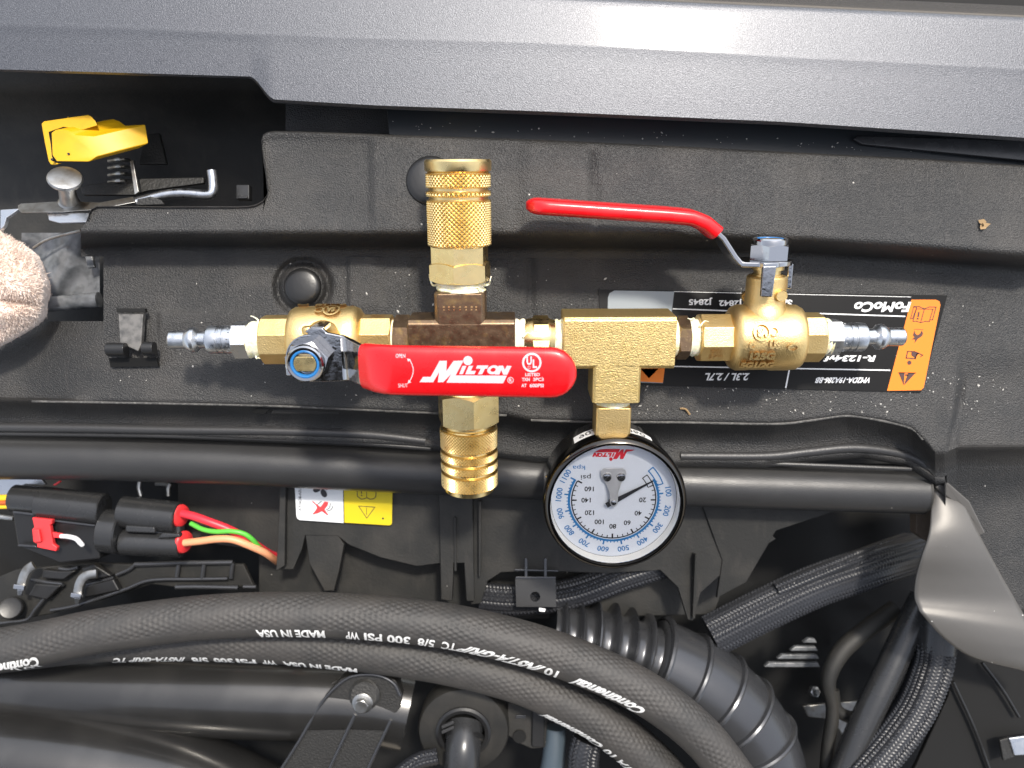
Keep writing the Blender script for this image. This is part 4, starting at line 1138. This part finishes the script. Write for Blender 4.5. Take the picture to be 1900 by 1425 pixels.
# ================================================================ cable tray under the connector
tray = thing('cable_tray', 'black ribbed plastic cable tray between connector and hoses', 'cable tray', U(230, 1090, -420))
mb = MB(); mb.slab3([zc_(*q) for q in ((-80, 1000, -430), (150, 900, -425), (600, 860, -420), (900, 840, -420), (1270, 850, -415), (2300, 850, -415), (2400, 1060, -420), (1850, 1090, -420), (1430, 1040, -420), (1000, 1180, -425), (480, 1320, -430), (-80, 1420, -430))], 14)
build('tray_floor', mb, M['matt'], tray, bevel=3)
def rail(pts, r, z=-408, mat='bellow', name='tray_rail'):
    mb = MB(); mb.tube([U(*zc_(x, y, z)) for x, y in pts], r, n=10, step=6); return build(name, mb, M[mat], tray)
rail([(480, 1285), (700, 1245), (1000, 1150), (1200, 1080), (1430, 1000), (1850, 990), (2150, 985)], 4.5)
rail([(1270, 852), (1500, 846), (1700, 840), (2200, 832)], 6)
rail([(1100, 950), (1210, 905), (1280, 855)], 4.5)
rail([(1690, 845), (1670, 970)], 5); rail([(1930, 840), (1910, 985)], 5); rail([(2200, 835), (2180, 985)], 5)
rail([(300, 995), (450, 1020), (590, 1035)], 4.5); rail([(820, 1045), (960, 1010), (1075, 975)], 4.5); rail([(560, 890), (650, 900), (740, 880)], 4.5)
rail([(-60, 1415), (100, 1395), (260, 1370), (340, 1270), (470, 1120), (600, 1040)], 4)
rail([(1660, 1065), (1850, 1062), (2250, 1070)], 6); rail([(2300, 1062), (2420, 1064)], 5)
for q in ([(330, 1030), (580, 1050), (440, 1190), (260, 1150)], [(790, 1060), (1070, 990), (1130, 1100), (790, 1170)], [(760, 890), (880, 845), (1060, 960), (840, 1010)], [(400, 900), (560, 915), (720, 910), (600, 1000), (390, 985)]):
    mb = MB(); mb.slab3([zc_(x, y, -398) for x, y in q], 18); build('tray_block', mb, M['smooth'], tray, bevel=4)
for pts in ([(320, 860), (260, 900), (225, 960), (205, 1030), (190, 1090)], [(915, 938), (830, 950), (780, 985), (750, 1040), (735, 1110), (730, 1170)]):
    c_ = thing('hose_clamp', 'bent steel hose clamp strap over the cable tray' if pts[0][0] > 500 else 'leftmost steel hose clamp, by the picture edge under the connector', 'clamp', U(*zc_(pts[2][0], pts[2][1], -380)), group='clamps on the cable tray')
    mb = MB(); mb.tube([U(*zc_(x, y, -372)) for x, y in pts], 11, n=12, step=4, flat=.35, up=(0, 0, 1)); build('strap', mb, M['steel'], c_)
    x, y = pts[-1]
    mb = MB(); mb.box(U(*zc_(x - 5, y - 25, -366)), 26, 12, 8, R(-8)); build('buckle', mb, M['chrome'], c_, bevel=2)
    mb = MB(); mb.slab3([zc_(x - 30, y, -368), zc_(x + 25, y + 5, -368), zc_(x + 15, y + 60, -372), zc_(x - 25, y + 55, -372)], 6); build('strap_end', mb, M['zinc'], c_, bevel=1.5)
cp = thing('round_cap', 'small round black plastic cap at the lower left edge', 'cap', U(22, 1120, -400))
build('cap', MB().lathe([(26, -10), (26, 0), (23, 3), (18, 2), (4, 1)], Frame(U(20, 1128, -396), (.25, .25, 1), X), 28), M['smooth'], cp)

# ================================================================ fan shroud
zs = ZM(500, 880, 3.393)
shr = thing('fan_shroud', 'dark plastic fan shroud below the crossbar with a warning label', 'fan shroud', U(900, 1000, -380))
def shp(name, pts, th=14, mat='matt', bevel=2, m=zs, parent=None, **kw):
    mb = MB(); mb.slab3([m(*q) for q in pts], th); return build(name, mb, M[mat], parent or shr, bevel=bevel, **kw)
shp('shroud_panel', [(60, -20, -332), (1085, 60, -332), (1085, 560, -345), (930, 580, -350), (700, 525, -350), (500, 445, -345), (430, 390, -342), (225, 385, -342), (205, 470, -345), (150, 600, -350), (60, 600, -350)])
shp('shroud_leg', [(225, 380, -344), (430, 385, -344), (470, 440, -346), (440, 600, -350), (405, 735, -352), (345, 735, -352), (250, 560, -348)])
shp('shroud_column', [(1065, 100, -320), (1280, 100, -320), (1290, 800, -335), (1240, 800, -335), (1225, 560, -330), (1160, 560, -330), (1150, 800, -335), (1080, 790, -335)], 30)
zr = ZM(0, 0, 1)
shp('shroud_panel', [(874, 900, -330), (1360, 930, -330), (1440, 1000, -345), (1345, 1060, -350), (1300, 1100, -352), (1286, 1152, -354), (1276, 1150, -354), (1258, 1090, -350), (1225, 1058, -346), (1130, 1064, -346), (1010, 1060, -346), (930, 1062, -346), (905, 1078, -348), (892, 1120, -350), (874, 1122, -350)], 16, m=zr)
shp('shroud_arch', [(1300, 930, -326), (1560, 945, -326), (1440, 985, -335), (1420, 1020, -340), (1385, 1080, -350), (1330, 1110, -352), (1340, 1040, -345)], 12, m=zr)
shp('shroud_fin', [(1290, 1030, -318), (1294, 1030, -318), (1290, 1148, -340), (1285, 1148, -340)], 50, m=zr, bevel=1)
shp('shroud_fin', [(888, 930, -312), (893, 930, -312), (892, 1070, -325), (888, 1070, -325)], 30, m=zr, bevel=1)
shp('shroud_fin', [(842, 960, -314), (846, 960, -314), (847, 1060, -325), (843, 1060, -325)], 20, m=zr, bevel=1)
shp('shroud_panel', [(330, 880, -430), (530, 880, -420), (530, 1040, -420), (470, 1020, -425), (400, 1010, -430), (330, 990, -430)], 12, m=zr)
shp('shroud_back', [(480, 880, -440), (1430, 905, -440), (1395, 1000, -450), (1345, 1080, -455), (1325, 1140, -460), (900, 1150, -460), (640, 1130, -460), (480, 1110, -450)], 12, m=zr)
shp('shroud_fin', [(520, 900, -318), (530, 900, -318), (528, 1050, -330), (512, 1060, -330)], 24, m=zr)
# tab with a hole
tb_ = MB(); c = U(993, 1107, -330); w0 = [U(x, y, -330) for x, y in ((956, 1072), (1031, 1072), (1032, 1126), (958, 1126))]
hole = [c + Vector((11.5 * math.cos(2 * math.pi * k / 24), 11.5 * math.sin(2 * math.pi * k / 24), 0)) for k in range(24)]
def onrect(d):
    e = []
    for a, b in zip(w0, w0[1:] + w0[:1]):
        ed = b - a; den = d.x * ed.y - d.y * ed.x
        if abs(den) < 1e-9: continue
        t = ((a.x - c.x) * ed.y - (a.y - c.y) * ed.x) / den; u = ((a.x - c.x) * d.y - (a.y - c.y) * d.x) / den
        if t > 0 and -1e-6 <= u <= 1 + 1e-6: e.append(t)
    return c + d * min(e)
angs = sorted([2 * math.pi * k / 24 for k in range(24)] + [math.atan2((p - c).y, (p - c).x) % (2 * math.pi) for p in w0])
inn = [c + Vector((11.5 * math.cos(a), 11.5 * math.sin(a), 0)) for a in angs]; out_ = [onrect(Vector((math.cos(a), math.sin(a), 0))) for a in angs]
dz = Vector((0, 0, -8)); n = len(angs)
tb_.rings([[p + dz for p in inn], inn, out_, [p + dz for p in out_]], False, False)
tab = build('mounting_tab', tb_, M['tube'], shr, sharp=30)
mb = MB(); mb.slab3([(957, 1070, -324), (1031, 1070, -324), (1031, 1074, -324), (957, 1074, -324)], 6)
mb.slab3([(955, 1056, -328), (1036, 1058, -328), (1036, 1061, -328), (955, 1059, -328)], 6)
for x in (976, 1012): mb.slab3([(x - 2.5, 1036, -326), (x + 2.5, 1036, -326), (x + 2.5, 1072, -326), (x - 2.5, 1072, -326)], 6)
build('tab_rib', mb, M['bellow'], tab, bevel=1)
ss = MB(); ss.slab3([(1000, 1128, -330), (1013, 1130, -330), (1011, 1136, -330), (1000, 1135, -330)], 5); build('tab_clip', ss, M['tie_white'], tab, bevel=1.5)
# fan warning label
zE = lambda z: (lambda x, y: U(540 + x / 9.5, 880 + y / 9.5, z))
lab = MB(); lab.prism([zE(-331)(x, y) for x, y in ((60, 120), (915, 100), (925, 858), (160, 806), (115, 785), (95, 740))], [zE(-329)(x, y) for x, y in ((60, 120), (915, 100), (925, 858), (160, 806), (115, 785), (95, 740))])
fan = build('warning_label', lab, make('label_white', (.72, .74, .76), rough=.4), shr, label='white and yellow fan warning label')
mb = MB(); y_ = [(928, 100), (1790, 100), (1778, 860), (1765, 885), (1735, 900), (940, 852)]
mb.prism([zE(-331)(x, y) for x, y in y_], [zE(-328.8)(x, y) for x, y in y_]); build('yellow_field', mb, M['yellow_label'], fan)
f5 = zE(-328.4); mb = MB()
for k in range(4):
    a = R(62 + 90 * k); pts = []
    for i in range(14):
        t = 2 * math.pi * i / 14; u, v = 95 + 78 * math.cos(t), 25 + 52 * math.sin(t)
        pts.append((555 + u * math.cos(a) - v * math.sin(a), 240 + u * math.sin(a) + v * math.cos(a)))
    fpoly(mb, f5, pts)
fdisc(mb, f5, 555, 240, 34)
for q in ([(470, 530), (535, 480)], [(695, 515), (680, 590), (620, 630)], [(738, 565), (710, 625), (640, 650)]): fline(mb, f5, q, 14)
fline(mb, f5, [(1160, 200), (1170, 390), (1240, 440), (1300, 430), (1335, 410), (1390, 440), (1450, 435), (1495, 395), (1500, 220)], 14); fline(mb, f5, [(1180, 235), (1330, 250), (1490, 235)], 10); fline(mb, f5, [(1330, 250), (1332, 410)], 10)
fline(mb, f5, [(1240, 260), (1242, 335)], 18); fdisc(mb, f5, 1245, 375, 12)
fline(mb, f5, [(1190, 560), (1480, 580), (1335, 775)], 12, True); fline(mb, f5, [(1330, 590), (1330, 715)], 9); fdisc(mb, f5, 1620, 780, 18)
text_box(mb, 'DU5A-8C607-A', lambda x, y: f5(160 + (y - 0) * .9 - 0, x), 190, -30, 650, 24, .01)
build('label_print', mb, M['black_print'], fan)
mb = MB()
fpoly(mb, f5, [(380, 470), (470, 540), (520, 575), (590, 480), (660, 490), (640, 560), (590, 620), (660, 715), (640, 725), (545, 655), (470, 690), (390, 712), (385, 690), (430, 640), (455, 590), (440, 545), (375, 490)])
build('label_hand', mb, M['lock_red'], fan)

# ================================================================ heater hoses
def hose(name, label, pts, r, texts, group, cat='hose'):
    t_ = thing(name, label, cat, pts[len(pts) // 2], group)
    mb = MB()
    P_, T_, L_ = sweep(pts, 3.2); tot = L_[-1]
    def disp(l, a):
        # cloth-wrapped rubber: staggered oval pits, and a smooth band that carries the print
        band = smooth(.24, .34, abs(((a - TH) + math.pi) % (2 * math.pi) - math.pi))
        i = math.floor(l / 11.5); q = l / 11.5 - i - .5; m = 26; j = a * m / (2 * math.pi) + (.5 if i % 2 else 0); w = j - math.floor(j) - .5
        pit = math.exp(-((q / .30) ** 2 + (w / .30) ** 2))
        return -3.0 * pit * band * (.65 + .35 * math.sin(i * 12.9 + math.floor(j) * 7.3)) 
    mb.tube(pts, r, n=150, step=3.2, disp=disp)
    h = build('hose_wall', mb, M['rubber'], t_, sharp=180)
    tm = MB()
    xs = [CX + p.x * D / (D - p.z) for p in P_]
    def at_px(px):
        for k in range(len(xs) - 1):
            if xs[k] <= px <= xs[k + 1]: return L_[k] + (L_[k + 1] - L_[k]) * (px - xs[k]) / max(1e-6, xs[k + 1] - xs[k])
        return 0.0
    def surf(l, a, lift):
        k = min(len(P_) - 2, max(0, int(l / tot * (len(P_) - 1)))); f = l / tot * (len(P_) - 1) - k
        p = P_[k].lerp(P_[k + 1], f); t = T_[k].lerp(T_[k + 1], f).normalized()
        x = (Vector((0, 0, 1)) - t * t.z).normalized(); y = t.cross(x)
        return p + x * ((r + lift) * math.cos(a)) + y * ((r + lift) * math.sin(a))
    hh = 13.0 / r * 1.0
    for (s_, xa, xb, sh, bold, sc, *dth) in texts:
        la, lb = at_px(xa), at_px(xb); th = TH + (dth[0] if dth else 0)
        put_text(tm, s_, lambda u, v: surf(lb + (la - lb) * (u + sh * (v - .5)), th + hh * sc * (v - .5) * 2, 1.6), bold, 1.0, True)
    build('hose_lettering', tm, M['hose_print'], t_)
    return t_
TH = .66
H1 = [U(*q) for q in ((-110, 1224, -262), (60, 1196, -258), (200, 1168, -252), (400, 1144, -248), (600, 1141, -246), (800, 1157, -246), (950, 1188, -250), (1080, 1231, -256), (1200, 1288, -264), (1300, 1365, -275), (1375, 1460, -290))]
hose('heater_hose', 'upper of two black rubber hoses, nearest the shroud, printed white', H1, 48,
     [('MADE IN USA', 487, 612, 0, .035, 1), ('WP', 650, 675, 0, .03, 1), ('300 PSI', 684, 768, 0, .03, 1), ('5/8', 782, 813, 0, .03, 1), ('TC', 826, 853, .05, .03, 1), ('INSTA-GRIP', 858, 1006, .14, .04, 1),
      ('10', 1016, 1040, 0, .03, 1), ('Continental', 1070, 1196, .1, .045, 1.15), ('Continental', -20, 88, .1, .045, 1.15), ('101', 40, 80, 0, .01, .8, .42)], 'rubber hoses sweeping across the engine bay')
TH = .88
H2 = [U(*q) for q in ((-110, 1222, -345), (60, 1200, -345), (200, 1186, -342), (400, 1184, -340), (600, 1196, -338), (800, 1223, -338), (950, 1259, -340), (1050, 1302, -345), (1130, 1348, -350), (1220, 1424, -360), (1270, 1490, -365))]
hose('heater_hose', 'lower of two black rubber hoses, running under the other, print along its lower side', H2, 50,
     [('MADE IN USA', 536, 672, 0, .04, 1.0), ('WP', 497, 524, 0, .04, 1.0), ('PSI', 450, 486, 0, .04, 1.0), ('300', 408, 444, 0, .04, 1.0), ('5/8', 368, 398, 0, .04, 1.0), ('INSTA-GRIP TC', 222, 352, .1, .04, 1.0),
      ('Continental', 1018, 1128, .1, .05, 1), ('10', 1136, 1154, 0, .03, 1), ('INSTA', 1160, 1210, .1, .04, 1)], 'rubber hoses sweeping across the engine bay')

# ================================================================ intake duct
duct = thing('intake_duct', 'grey black ribbed rubber intake duct at lower right of the hoses', 'duct', U(1280, 1280, -450))
DP_ = [U(*q) for q in ((1020, 1180, -400), (1130, 1200, -410), (1230, 1235, -420), (1320, 1290, -430), (1385, 1365, -440), (1415, 1460, -450), (1420, 1540, -460))]
def drad(u): return 98 + 8 * smooth(.3, .6, u)
def ddisp(l, a):
    if l < 250: return 26 * (math.exp(-(((((l / 40.0) % 1) - .5) / .15) ** 2))) - 20
    return 5 * smooth(250, 262, l) - 0
mb = MB(); mb.tube(DP_, drad, n=64, step=3.5, disp=ddisp); dw = build('duct_wall', mb, M['bellow'], duct, sharp=60)
P_, T_, L_ = sweep(DP_, 4)
for lt in (262, 345, 425, 500, 575):
    k = min(range(len(L_)), key=lambda i: abs(L_[i] - lt)); fr = Frame(P_[k], T_[k], Z); ra = drad(L_[k] / L_[-1]) + 5
    build('duct_rib', MB().lathe([(ra - 1, -8), (ra + 8, -5), (ra + 10, 0), (ra + 8, 5), (ra - 1, 8)], fr, 64, cap0=False, cap1=False), M['bellow'], duct)
k = min(range(len(L_)), key=lambda i: abs(L_[i] - 262)); mb = MB(); pts = []
for i in range(k, len(L_) - 20, 6):
    x = (Z - T_[i] * T_[i].z).normalized(); y = T_[i].cross(x); ra = drad(L_[i] / L_[-1]) + 7; a = .55; pts.append(P_[i] + x * ra * math.cos(a) + y * ra * math.sin(a))
mb.tube(pts, 4.5, n=8, step=8); build('duct_seam', mb, M['bellow'], duct)

# ================================================================ braided looms, pipes, cables
def braid(label, pts, r, strands=13, flat=1.0, tape=None, cat='cable loom'):
    t_ = thing('cable_loom', label, cat, pts[len(pts) // 2], 'braided cable looms in the engine bay'); mb = MB()
    def disp(l, a):
        s = l / 8.5; m = strands
        j = a * m / math.pi; cell = math.floor(j); w = j - cell - .5
        ph = s + (.5 if cell % 2 else 0) + (w if cell % 2 else -w) * .8; q = ph - math.floor(ph) - .5
        lane = 1.0 if (cell // 2) % 3 else .35
        return 4.6 * (1 - (2 * w) ** 2) * (1 - (2 * q) ** 2) * lane
    mb.tube(pts, r, n=strands * 2 * 5, step=1.6, disp=disp, flat=flat); build('braided_sleeve', mb, M['braid'], t_, sharp=40)
    if tape:
        a, b = tape; mb = MB(); mb.tube([a, a.lerp(b, .5), b], r + 4, n=32, step=6); build('tape_wrap', mb, M['gloss'], t_)
    return t_
braid('wide braided cable loom slanting up behind the grey duct', [U(*q) for q in ((1320, 1180, -440), (1420, 1130, -440), (1520, 1085, -450), (1640, 1045, -490), (1720, 1018, -640))], 48, 12, .7)
braid('thin braided cable loom lying above the wide slanting one', [U(*q) for q in ((1440, 1095, -425), (1520, 1062, -430), (1600, 1030, -460), (1680, 1000, -620))], 16, 5)
braid('braided cable loom under the grey flap, taped at its top', [U(*q) for q in ((1735, 1195, -420), (1728, 1240, -415), (1700, 1310, -410), (1655, 1375, -405), (1590, 1450, -400))], 42, 12, 1, (U(1742, 1130, -420), U(1735, 1206, -419)))
braid('braided cable loom passing behind the shroud tab', [U(*q) for q in ((890, 1108, -400), (960, 1112, -400), (1060, 1100, -400), (1160, 1065, -400), (1260, 1035, -410))], 34, 9)
braid('short braided loom end at the bottom between hose and bracket', [U(*q) for q in ((735, 1440, -400), (775, 1412, -395), (812, 1402, -400))], 17, 5)
braid('upright braided loom end under the lower hose', [U(*q) for q in ((1092, 1372, -400), (1085, 1400, -398), (1082, 1450, -400))], 34, 8)
pipe = thing('coolant_pipe', 'glossy black rubber pipe running down beside the braided loom', 'pipe', U(1620, 1300, -420))
mb = MB(); mb.tube([U(*q) for q in ((1715, 1110, -450), (1680, 1180, -440), (1640, 1265, -430), (1602, 1345, -425), (1555, 1460, -420))], 33, n=32, step=8); build('pipe_wall', mb, M['gloss'], pipe)
cab = thing('bent_cable', 'thin dull black cable bending left of the glossy pipe', 'cable', U(1540, 1260, -470))
mb = MB(); mb.tube([U(*q) for q in ((1660, 1130, -500), (1605, 1170, -480), (1560, 1210, -470), (1537, 1262, -465), (1545, 1320, -470), (1536, 1390, -470), (1530, 1470, -470))], lambda u: 22 - 6 * smooth(.3, .6, u), n=20, step=8); build('cable_wall', mb, M['matt'], cab)
cab = thing('branch_cable', 'short black elbow branch beside the bent cable', 'cable', U(1570, 1320, -480))
mb = MB(); mb.tube([U(*q) for q in ((1545, 1280, -475), (1552, 1315, -472), (1575, 1330, -474), (1600, 1330, -490))], 15, n=16, step=5); build('cable_wall', mb, M['matt'], cab)
sl = thing('slatted_grille', 'small pale slatted grille glimpsed deep beyond the duct', 'grille', U(1470, 1205, -560))
for k in range(4):
    mb = MB(); y = 1185 + 15 * k; mb.slab3([(1500 - 24 * k, y, -560), (1512 + 2 * k, y, -560), (1516 + 2 * k, y + 8, -560), (1490 - 24 * k, y + 8, -560)], 14); build('slat', mb, M['clear'], sl, bevel=2)
bt = thing('bolt_head', 'small pale bolt head deep between duct and pipe', 'bolt', U(1508, 1282, -560)); build('hexagon_head', MB().poly_bar(Frame(U(1508, 1282, -560), (.2, .2, 1)), 13, 0, 14, 6, 0, 0, .5), M['zinc'], bt, sharp=25)
wt = thing('metal_bracket', 'pale bare metal bracket glimpsed behind the glossy pipe', 'bracket', U(1570, 1330, -600)); mb = MB(); mb.slab3([(1490, 1310, -600), (1600, 1300, -600), (1590, 1370, -600), (1570, 1375, -600), (1545, 1335, -600), (1500, 1330, -600)], 12); build('plate', mb, M['steel'], wt, bevel=2)

# ================================================================ grey satin flap
flap = thing('air_deflector', 'curved satin grey plastic deflector at the right edge', 'deflector', U(1800, 1080, -260))
zf = lambda x, y: (1200 + x / 2.614, 880 + y / 2.614)
Lp = [(1382, 72), (1378, 180), (1368, 290), (1335, 400), (1308, 500), (1300, 585), (1315, 640), (1345, 690), (1440, 795), (1580, 888), (1830, 955), (2050, 1010)]
Rp = [(1440, 72), (1535, 140), (1600, 265), (1668, 395), (1740, 525), (1792, 615), (1838, 695), (1880, 765), (1930, 840), (1975, 890), (2040, 940), (2090, 1005)]
Zp = [-240, -222, -208, -211, -226, -234, -231, -225, -228, -237, -248, -254]
Lc, Rc = catmull([Vector((a, b, z)) for (a, b), z in zip(Lp, Zp)], 8), catmull([Vector((a, b, z)) for (a, b), z in zip(Rp, Zp)], 8)
rows = []
for a, b in zip(Lc, Rc):
    col = []
    for i in range(22):
        f = i / 21; x, y = a.x + (b.x - a.x) * f, a.y + (b.y - a.y) * f + 45 * math.sin(math.pi * f) * smooth(450, 620, a.y) * 0; col.append(U(*zf(x, y), a.z - 7 * (2 * f - .9) ** 2 + 3 * f))
    rows.append(col)
mb = MB().grid(rows); fo = build('flap_skin', mb, M['flap'], flap, sharp=180)
so = fo.modifiers.new('wall', 'SOLIDIFY'); so.thickness = 5 * S; so.offset = -1
mb = MB(); mb.slab3([(1735, 905, -226), (1752, 888, -222), (1800, 930, -222), (1830, 990, -226), (1815, 996, -230), (1785, 945, -228)], 12); build('flap_mount', mb, M['flap'], flap, bevel=4)

# ================================================================ right-hand dark sides
sd_ = thing('side_panel', 'dusty black side panel behind the grey deflector', 'panel', U(1830, 1150, -420))
mb = MB(); mb.slab3([(1735, 850, -330), (2000, 830, -330), (2000, 1100, -360), (1790, 1090, -360), (1745, 960, -345)], 14); build('upper_face', mb, M['matt'], sd_, bevel=3)
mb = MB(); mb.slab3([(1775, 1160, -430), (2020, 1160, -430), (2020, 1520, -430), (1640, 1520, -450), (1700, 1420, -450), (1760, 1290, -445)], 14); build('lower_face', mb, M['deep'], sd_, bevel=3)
for a, b in (((1768, 1265, -430), (1840, 1440, -430)), ((1822, 1230, -422), (1890, 1330, -422))):
    mb = MB(); mb.tube([U(*a), U((a[0] + b[0]) / 2 + 4, (a[1] + b[1]) / 2, a[2]), U(*b)], 4, n=8, step=10); build('face_rib', mb, M['smooth'], sd_)
mc = thing('metal_clip', 'small bright metal clip at the bottom right corner', 'clip', U(1885, 1375, -400))
mb = MB(); mb.slab3([(1872, 1370, -398), (1930, 1362, -398), (1930, 1400, -398), (1882, 1402, -398)], 8); build('clip_face', mb, M['zinc'], mc, bevel=2)
mb = MB(); mb.slab3([(1855, 1374, -402), (1874, 1368, -402), (1884, 1404, -402), (1862, 1412, -402)], 8); build('clip_side', mb, M['iron'], mc, bevel=2)

# ================================================================ pipes, bracket and mount at the bottom
pa = thing('charge_pipe', 'broad satin dark pipe under the hoses at lower left', 'pipe', U(300, 1280, -480))
mb = MB(); mb.tube([U(*q) for q in ((-160, 1240, -480), (60, 1262, -480), (300, 1280, -480), (520, 1290, -480), (680, 1296, -485), (760, 1310, -490))], lambda u: 100 + 6 * u, n=64, step=20); build('pipe_wall', mb, M['pipe'], pa)
pb_ = thing('intake_pipe', 'large glossy dark pipe filling the bottom left corner', 'pipe', U(200, 1420, -420))
mb = MB(); mb.tube([U(*q) for q in ((-200, 1380, -420), (0, 1398, -420), (180, 1425, -422), (340, 1465, -426), (480, 1530, -432), (560, 1590, -440))], 132, n=72, step=20); pw = build('pipe_wall', mb, M['pipe'], pb_)
zb = ZM(500, 1230, 3.167)
bk = thing('engine_bracket', 'dusty black cast bracket arm with a bolt below the hoses', 'bracket', U(640, 1340, -400))
ol = [(60, 640), (310, 205), (420, 92), (520, 60), (650, 64), (742, 102), (782, 185), (770, 262), (720, 335), (560, 660)]
mb = MB(); mb.slab3([zb(x, y, -385) for x, y in ol], 60); build('arm', mb, M['iron'], bk, bevel=4)
for pts, r in (([(60, 640), (180, 450), (310, 232), (425, 112), (520, 72), (645, 76), (730, 120), (768, 190)], 3.2), ([(340, 650), (420, 480), (505, 300)], 3.6), ([(570, 640), (650, 470), (715, 335)], 3.2)):
    mb = MB(); mb.tube([U(*zb(x, y, -381)) for x, y in pts], r * 1.3, n=10, step=5); build('arm_rib', mb, M['bellow'], bk)
c = U(*zb(560, 185, -384)); build('boss', MB().lathe([(36, 0), (36, 6), (30, 10), (24, 10)], Frame(c, (.0, .15, 1), X), 40), M['iron'], bk)
c = U(*zb(548, 235, -374)); bo = build('bolt', MB().lathe([(24, 0), (24, 3), (20, 5)], Frame(c, (.0, -.1, 1), X), 32), M['steel'], bk)
build('bolt_head', MB().poly_bar(Frame(c, (.0, -.1, 1), X), 17, 4, 20, 6, .2, 0, .5), M['steel'], bo, sharp=25)
mb = MB(); mb.slab3([zb(*q) for q in ((680, 340, -400), (760, 300, -400), (800, 420, -410), (760, 480, -410), (640, 470, -400))], 16); mb.slab3([zb(*q) for q in ((230, 290, -400), (330, 130, -400), (400, 100, -400), (300, 260, -400), (220, 400, -400))], 14)
build('arm_flange', mb, M['iron'], bk, bevel=4)
mt = thing('oil_filler', 'round black filler neck with a bent black elbow at the bottom', 'filler', U(860, 1360, -430))
c = U(860, 1356, -420); f = Frame(c, (0, -.16, 1), X)
build('neck_flange', MB().lathe([(108, -60), (110, -8), (106, 0), (100, 2), (66, 5), (62, 5)], f, 64, cap1=False), M['matt'], mt, sharp=40)
build('neck_ring', MB().lathe([(66, -2), (66, 10), (60, 13), (52, 12), (50, -10)], f, 56, cap0=False, cap1=False), M['smooth'], mt)
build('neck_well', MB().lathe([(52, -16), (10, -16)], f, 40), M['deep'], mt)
mb = MB(); mb.tube([f.p(4, 10, -10), f.p(2, -8, 14), f.p(0, -34, 34), f.p(-2, -80, 44), f.p(-4, -130, 40)], lambda u: 43 - 3 * u, n=40, step=5); build('elbow', mb, M['gloss'], mt)
build('elbow_cuff', MB().lathe([(46, 0), (47, 3), (47, 12), (44, 14)], Frame(f.p(3, -6, 4), (f.p(1, -24, 27) - f.p(4, 2, 0)), X), 44), M['smooth'], mt)
for k in range(2): mb = MB(); mb.slab3([zb(1010, 372 + 30 * k, -384), zb(1080, 340 + 30 * k, -384), zb(1086, 356 + 30 * k, -384), zb(1014, 390 + 30 * k, -384)], 8); build('neck_tooth', mb, M['tube'], mt, bevel=1)
pp = thing('ribbed_plate', 'small black plate with a pale slot right of the filler', 'plate', U(985, 1350, -440))
mb = MB(); mb.slab3([zb(*q) for q in ((1400, 230, -450), (1640, 300, -450), (1620, 500, -450), (1540, 505, -450), (1480, 480, -450), (1390, 420, -450))], 16); build('plate_face', mb, M['matt'], pp, bevel=3)
mb = MB(); mb.slab3([zb(*q) for q in ((1446, 308, -446), (1506, 306, -446), (1506, 326, -446), (1446, 330, -446))], 5); build('pale_slot', mb, M['bellow'], pp, bevel=1)
mb = MB(); mb.slab3([zb(*q) for q in ((1545, 280, -436), (1618, 300, -436), (1615, 500, -436), (1542, 496, -436))], 14); build('upright_rib', mb, M['smooth'], pp, bevel=3)
mb = MB(); mb.lathe([(16, 0), (16, 2)], Frame(U(*zb(1470, 432, -444)), Z, X), 24); build('plate_hole', mb, M['deep'], pp)
bh = thing('rubber_boot', 'bluish grey rubber boot at the bottom under the lower hose', 'boot', U(1035, 1400, -470))
mb = MB(); mb.tube([U(1030, 1350, -470), U(1028, 1400, -465), U(1020, 1460, -465)], lambda u: 26 + 5 * u, n=28, step=8); build('boot_wall', mb, make('slate_rubber', (.055, .075, .095), rough=.45), bh)
# ================================================================ deep engine bay
eb = thing('engine_block', 'shadowed dark engine casing deep below hoses and pipes', 'engine', U(950, 1250, -900))
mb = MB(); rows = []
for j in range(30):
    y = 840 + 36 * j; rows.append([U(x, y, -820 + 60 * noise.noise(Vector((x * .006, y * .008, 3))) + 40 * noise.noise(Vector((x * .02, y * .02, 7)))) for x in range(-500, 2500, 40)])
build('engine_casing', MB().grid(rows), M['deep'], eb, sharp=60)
mb = MB(); mb.grid([[U(x, y, -700) for x in (-500, 2500)] for y in (-160, 860)]); build('dark_gap_sheet', mb, M['deep'], eb)  # black sheet added so the gaps between parts read as deep shade

# ================================================================ the unseen opened hood, added out of view to give dark reflections
hd = thing('unseen_hood', 'unseen vehicle hood added over the engine bay to darken reflections', 'hood', (0, -5800, 0))
def HP(x, t, d): return Vector((x, -5800 + t * .44 - d * .898, t * .898 + d * .44))
mb = MB(); mb.grid([[HP(x, t, 60 + 120 * math.sin(math.pi * (x + 3800) / 7600)) for x in range(-3800, 3801, 400)] for t in range(-600, 6401, 400)])
o_ = build('hood_skin', mb, M['paint'], hd, sharp=60)
mb = MB(); mb.grid([[HP(x, t, -20 + 120 * math.sin(math.pi * (x + 3800) / 7600)) for x in range(-3700, 3701, 400)] for t in range(-500, 6301, 400)])
build('hood_liner', mb, M['deep'], hd, sharp=60)
for x in (-2600, -900, 900, 2600):
    mb = MB(); mb.prism([HP(x + a, -400, d) for a, d in ((-130, 0), (130, 0), (90, -80), (-90, -80))], [HP(x + a, 6200, d) for a, d in ((-130, 0), (130, 0), (90, -80), (-90, -80))]); build('hood_rib', mb, M['matt'], hd)
g_ = MB().grid([[Vector((x, y, -3400)) for x in (-90000, 90000)] for y in (-90000, 90000)])
o_ = build('ground', g_, M['concrete'], kind='structure')
